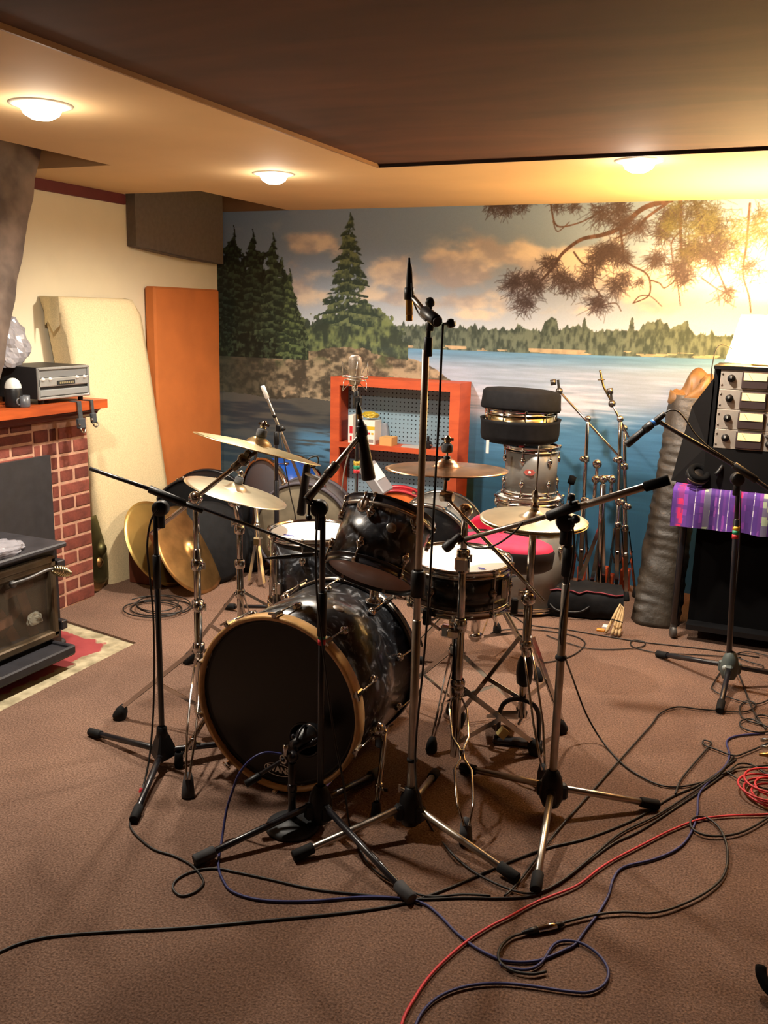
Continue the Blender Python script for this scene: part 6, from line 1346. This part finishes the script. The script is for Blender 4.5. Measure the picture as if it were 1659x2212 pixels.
cable('audio_cable', 'thin black cable from behind the kit bending across open carpet', [(1090, 1935), (1116, 1910), (1154, 1861), (1203, 1795), (1265, 1725), (1331, 1650), (1405, 1568), (1426, 1541), (1463, 1527), (1512, 1532), (1595, 1538), (1625, 1532), (1632, 1520), (1612, 1514), (1598, 1528), (1606, 1552), (1650, 1566)], CABLE_K, lay=6)
cable('audio_cable', 'black cable rising from the tangle with a small loop at its bend', [(1459, 1715), (1471, 1684), (1500, 1648), (1529, 1615), (1537, 1604), (1521, 1599), (1520, 1608), (1545, 1618), (1585, 1632), (1610, 1626), (1660, 1605)], CABLE_K, lay=7)
cable('audio_cable', 'thin dark cable running along the carpet before the black bag', [(1010, 1322), (1100, 1328), (1141, 1349), (1224, 1360), (1306, 1374), (1389, 1387), (1470, 1396), (1553, 1406), (1640, 1420)], CABLE_K, .0028, lay=2)
cable('audio_cable', 'thin dark cable looping on the carpet behind the hi-hat legs', [(1060, 1368), (1090, 1360), (1150, 1360), (1203, 1366), (1244, 1375), (1264, 1389), (1248, 1409), (1215, 1424), (1170, 1432)], CABLE_K, .0028, lay=3)
cable('audio_cable', 'thin dark cable with a little eye loop near the tall bag', [(1180, 1372), (1215, 1385), (1273, 1401), (1347, 1402), (1389, 1396), (1391, 1386), (1368, 1383), (1362, 1392), (1378, 1401), (1422, 1410), (1500, 1414), (1600, 1420)], CABLE_K, .0028, lay=4)
Bc = F(1571, 1484)
cable('audio_cable', 'dark cable falling behind the cart boom stand to the tangle', [at(1600, 1060, Bc, .03), at(1596, 1200, Bc, .03), at(1580, 1370, Bc, .05), (1585, 1430), (1600, 1465), (1615, 1505), (1630, 1540), (1655, 1575)], CABLE_K, lay=5)
cable('audio_cable', 'dark cable in flat loops behind the cart boom stand', [(1690, 1425), (1620, 1408), (1588, 1416), (1620, 1430), (1648, 1438), (1640, 1448), (1605, 1442), (1575, 1430), (1540, 1478), (1541, 1490), (1558, 1500), (1600, 1514), (1640, 1520), (1680, 1500)], CABLE_K, .0028, lay=8)
cable('audio_cable', 'dark cable coiled in small rings beside the stage box', [(1690, 1575), (1640, 1582), (1604, 1572), (1600, 1558), (1622, 1553), (1650, 1566), (1662, 1572), (1640, 1560), (1632, 1548), (1652, 1545), (1690, 1560)], CABLE_K, lay=9)
cable('audio_cable', 'black cable bending over the tangle toward the stage box', [(1590, 1660), (1575, 1668), (1595, 1650), (1625, 1652), (1650, 1668), (1690, 1690)], CABLE_K, lay=9)
cable('audio_cable', 'thin black cable from the tangle passing the red coil', [(1560, 1672), (1590, 1660), (1640, 1655), (1700, 1650)], CABLE_K, lay=8)
cable('audio_cable', 'thin cable slipping from the tangle toward the red coil', [(1568, 1666), (1600, 1685), (1640, 1700), (1700, 1712)], CABLE_K, .0026, lay=10)
cc = F(341, 1318); pts = []
for i in range(150):
    a = i*.19; r_ = .135+.028*math.sin(i*.13)+.01*math.sin(i*.41); pts.append(V((cc.x+.02*math.sin(i*.071)+r_*math.cos(a), cc.y+.02*math.cos(i*.053)+r_*.9*math.sin(a), .004+.0002*i)))
solo('cable_coil', 'loosely coiled black cable on the carpet before the leaning cymbals', 'cable', MB().path(pts, .0033, 6), CABLE_K)
rc = F(1672, 1722); pts = []
for i in range(160):
    a = i*.2; r_ = .085+.022*math.sin(i*.11); pts.append(V((rc.x+.015*math.sin(i*.07)+r_*math.cos(a), rc.y+r_*math.sin(a)+.012*math.cos(i*.05), .005+.00028*i)))
solo('red_cable_coil', 'coiled bright red cable beside the stage box', 'cable', MB().path(pts, .0038, 6), CABLE_R)
sbx = F(1688, 1650); sx_ = thing('stage_box', 'small metal stage box with plugged connectors among the cables', 'stage box', sbx)
part(sx_, 'box_body', MB().box(sbx+V((.04, .0, .05)), .12, .20, .10, None, .005), mat('hammered_steel', '8a827a', .35, .8, var=.15, vs=40))
for i, y in enumerate((-.06, 0, .06)):
    part(sx_, 'plug', MB().lathe([(.0095, 0), (.0095, .03), (.008, .032), (.006, .055), (0, .056)], sbx+V((-.02, y, .055)), (-1, -.1, -.1), 14), (GOLD, CHROME, CHROME)[i])
bk_ = F(1668, 2135); hd_ = thing('cable_reel_handle', 'thick black curved handle poking in beside the blue loop', 'handle', bk_)
part(hd_, 'grip', MB().torus(V((bk_.x+.02, bk_.y, .04)), (.2, -.5, .85), .05, .0125, 30, 10, 1.2, 5.0), BLACKFOAM)
part(hd_, 'block', MB().box(V((bk_.x+.06, bk_.y-.02, .03)), .06, .08, .06, None, .01), BLACKPLASTIC)
for o in bpy.data.objects:
    if o.type == 'MESH' and o.data.users and not o.data.polygons: print('EMPTY MESH', o.name)
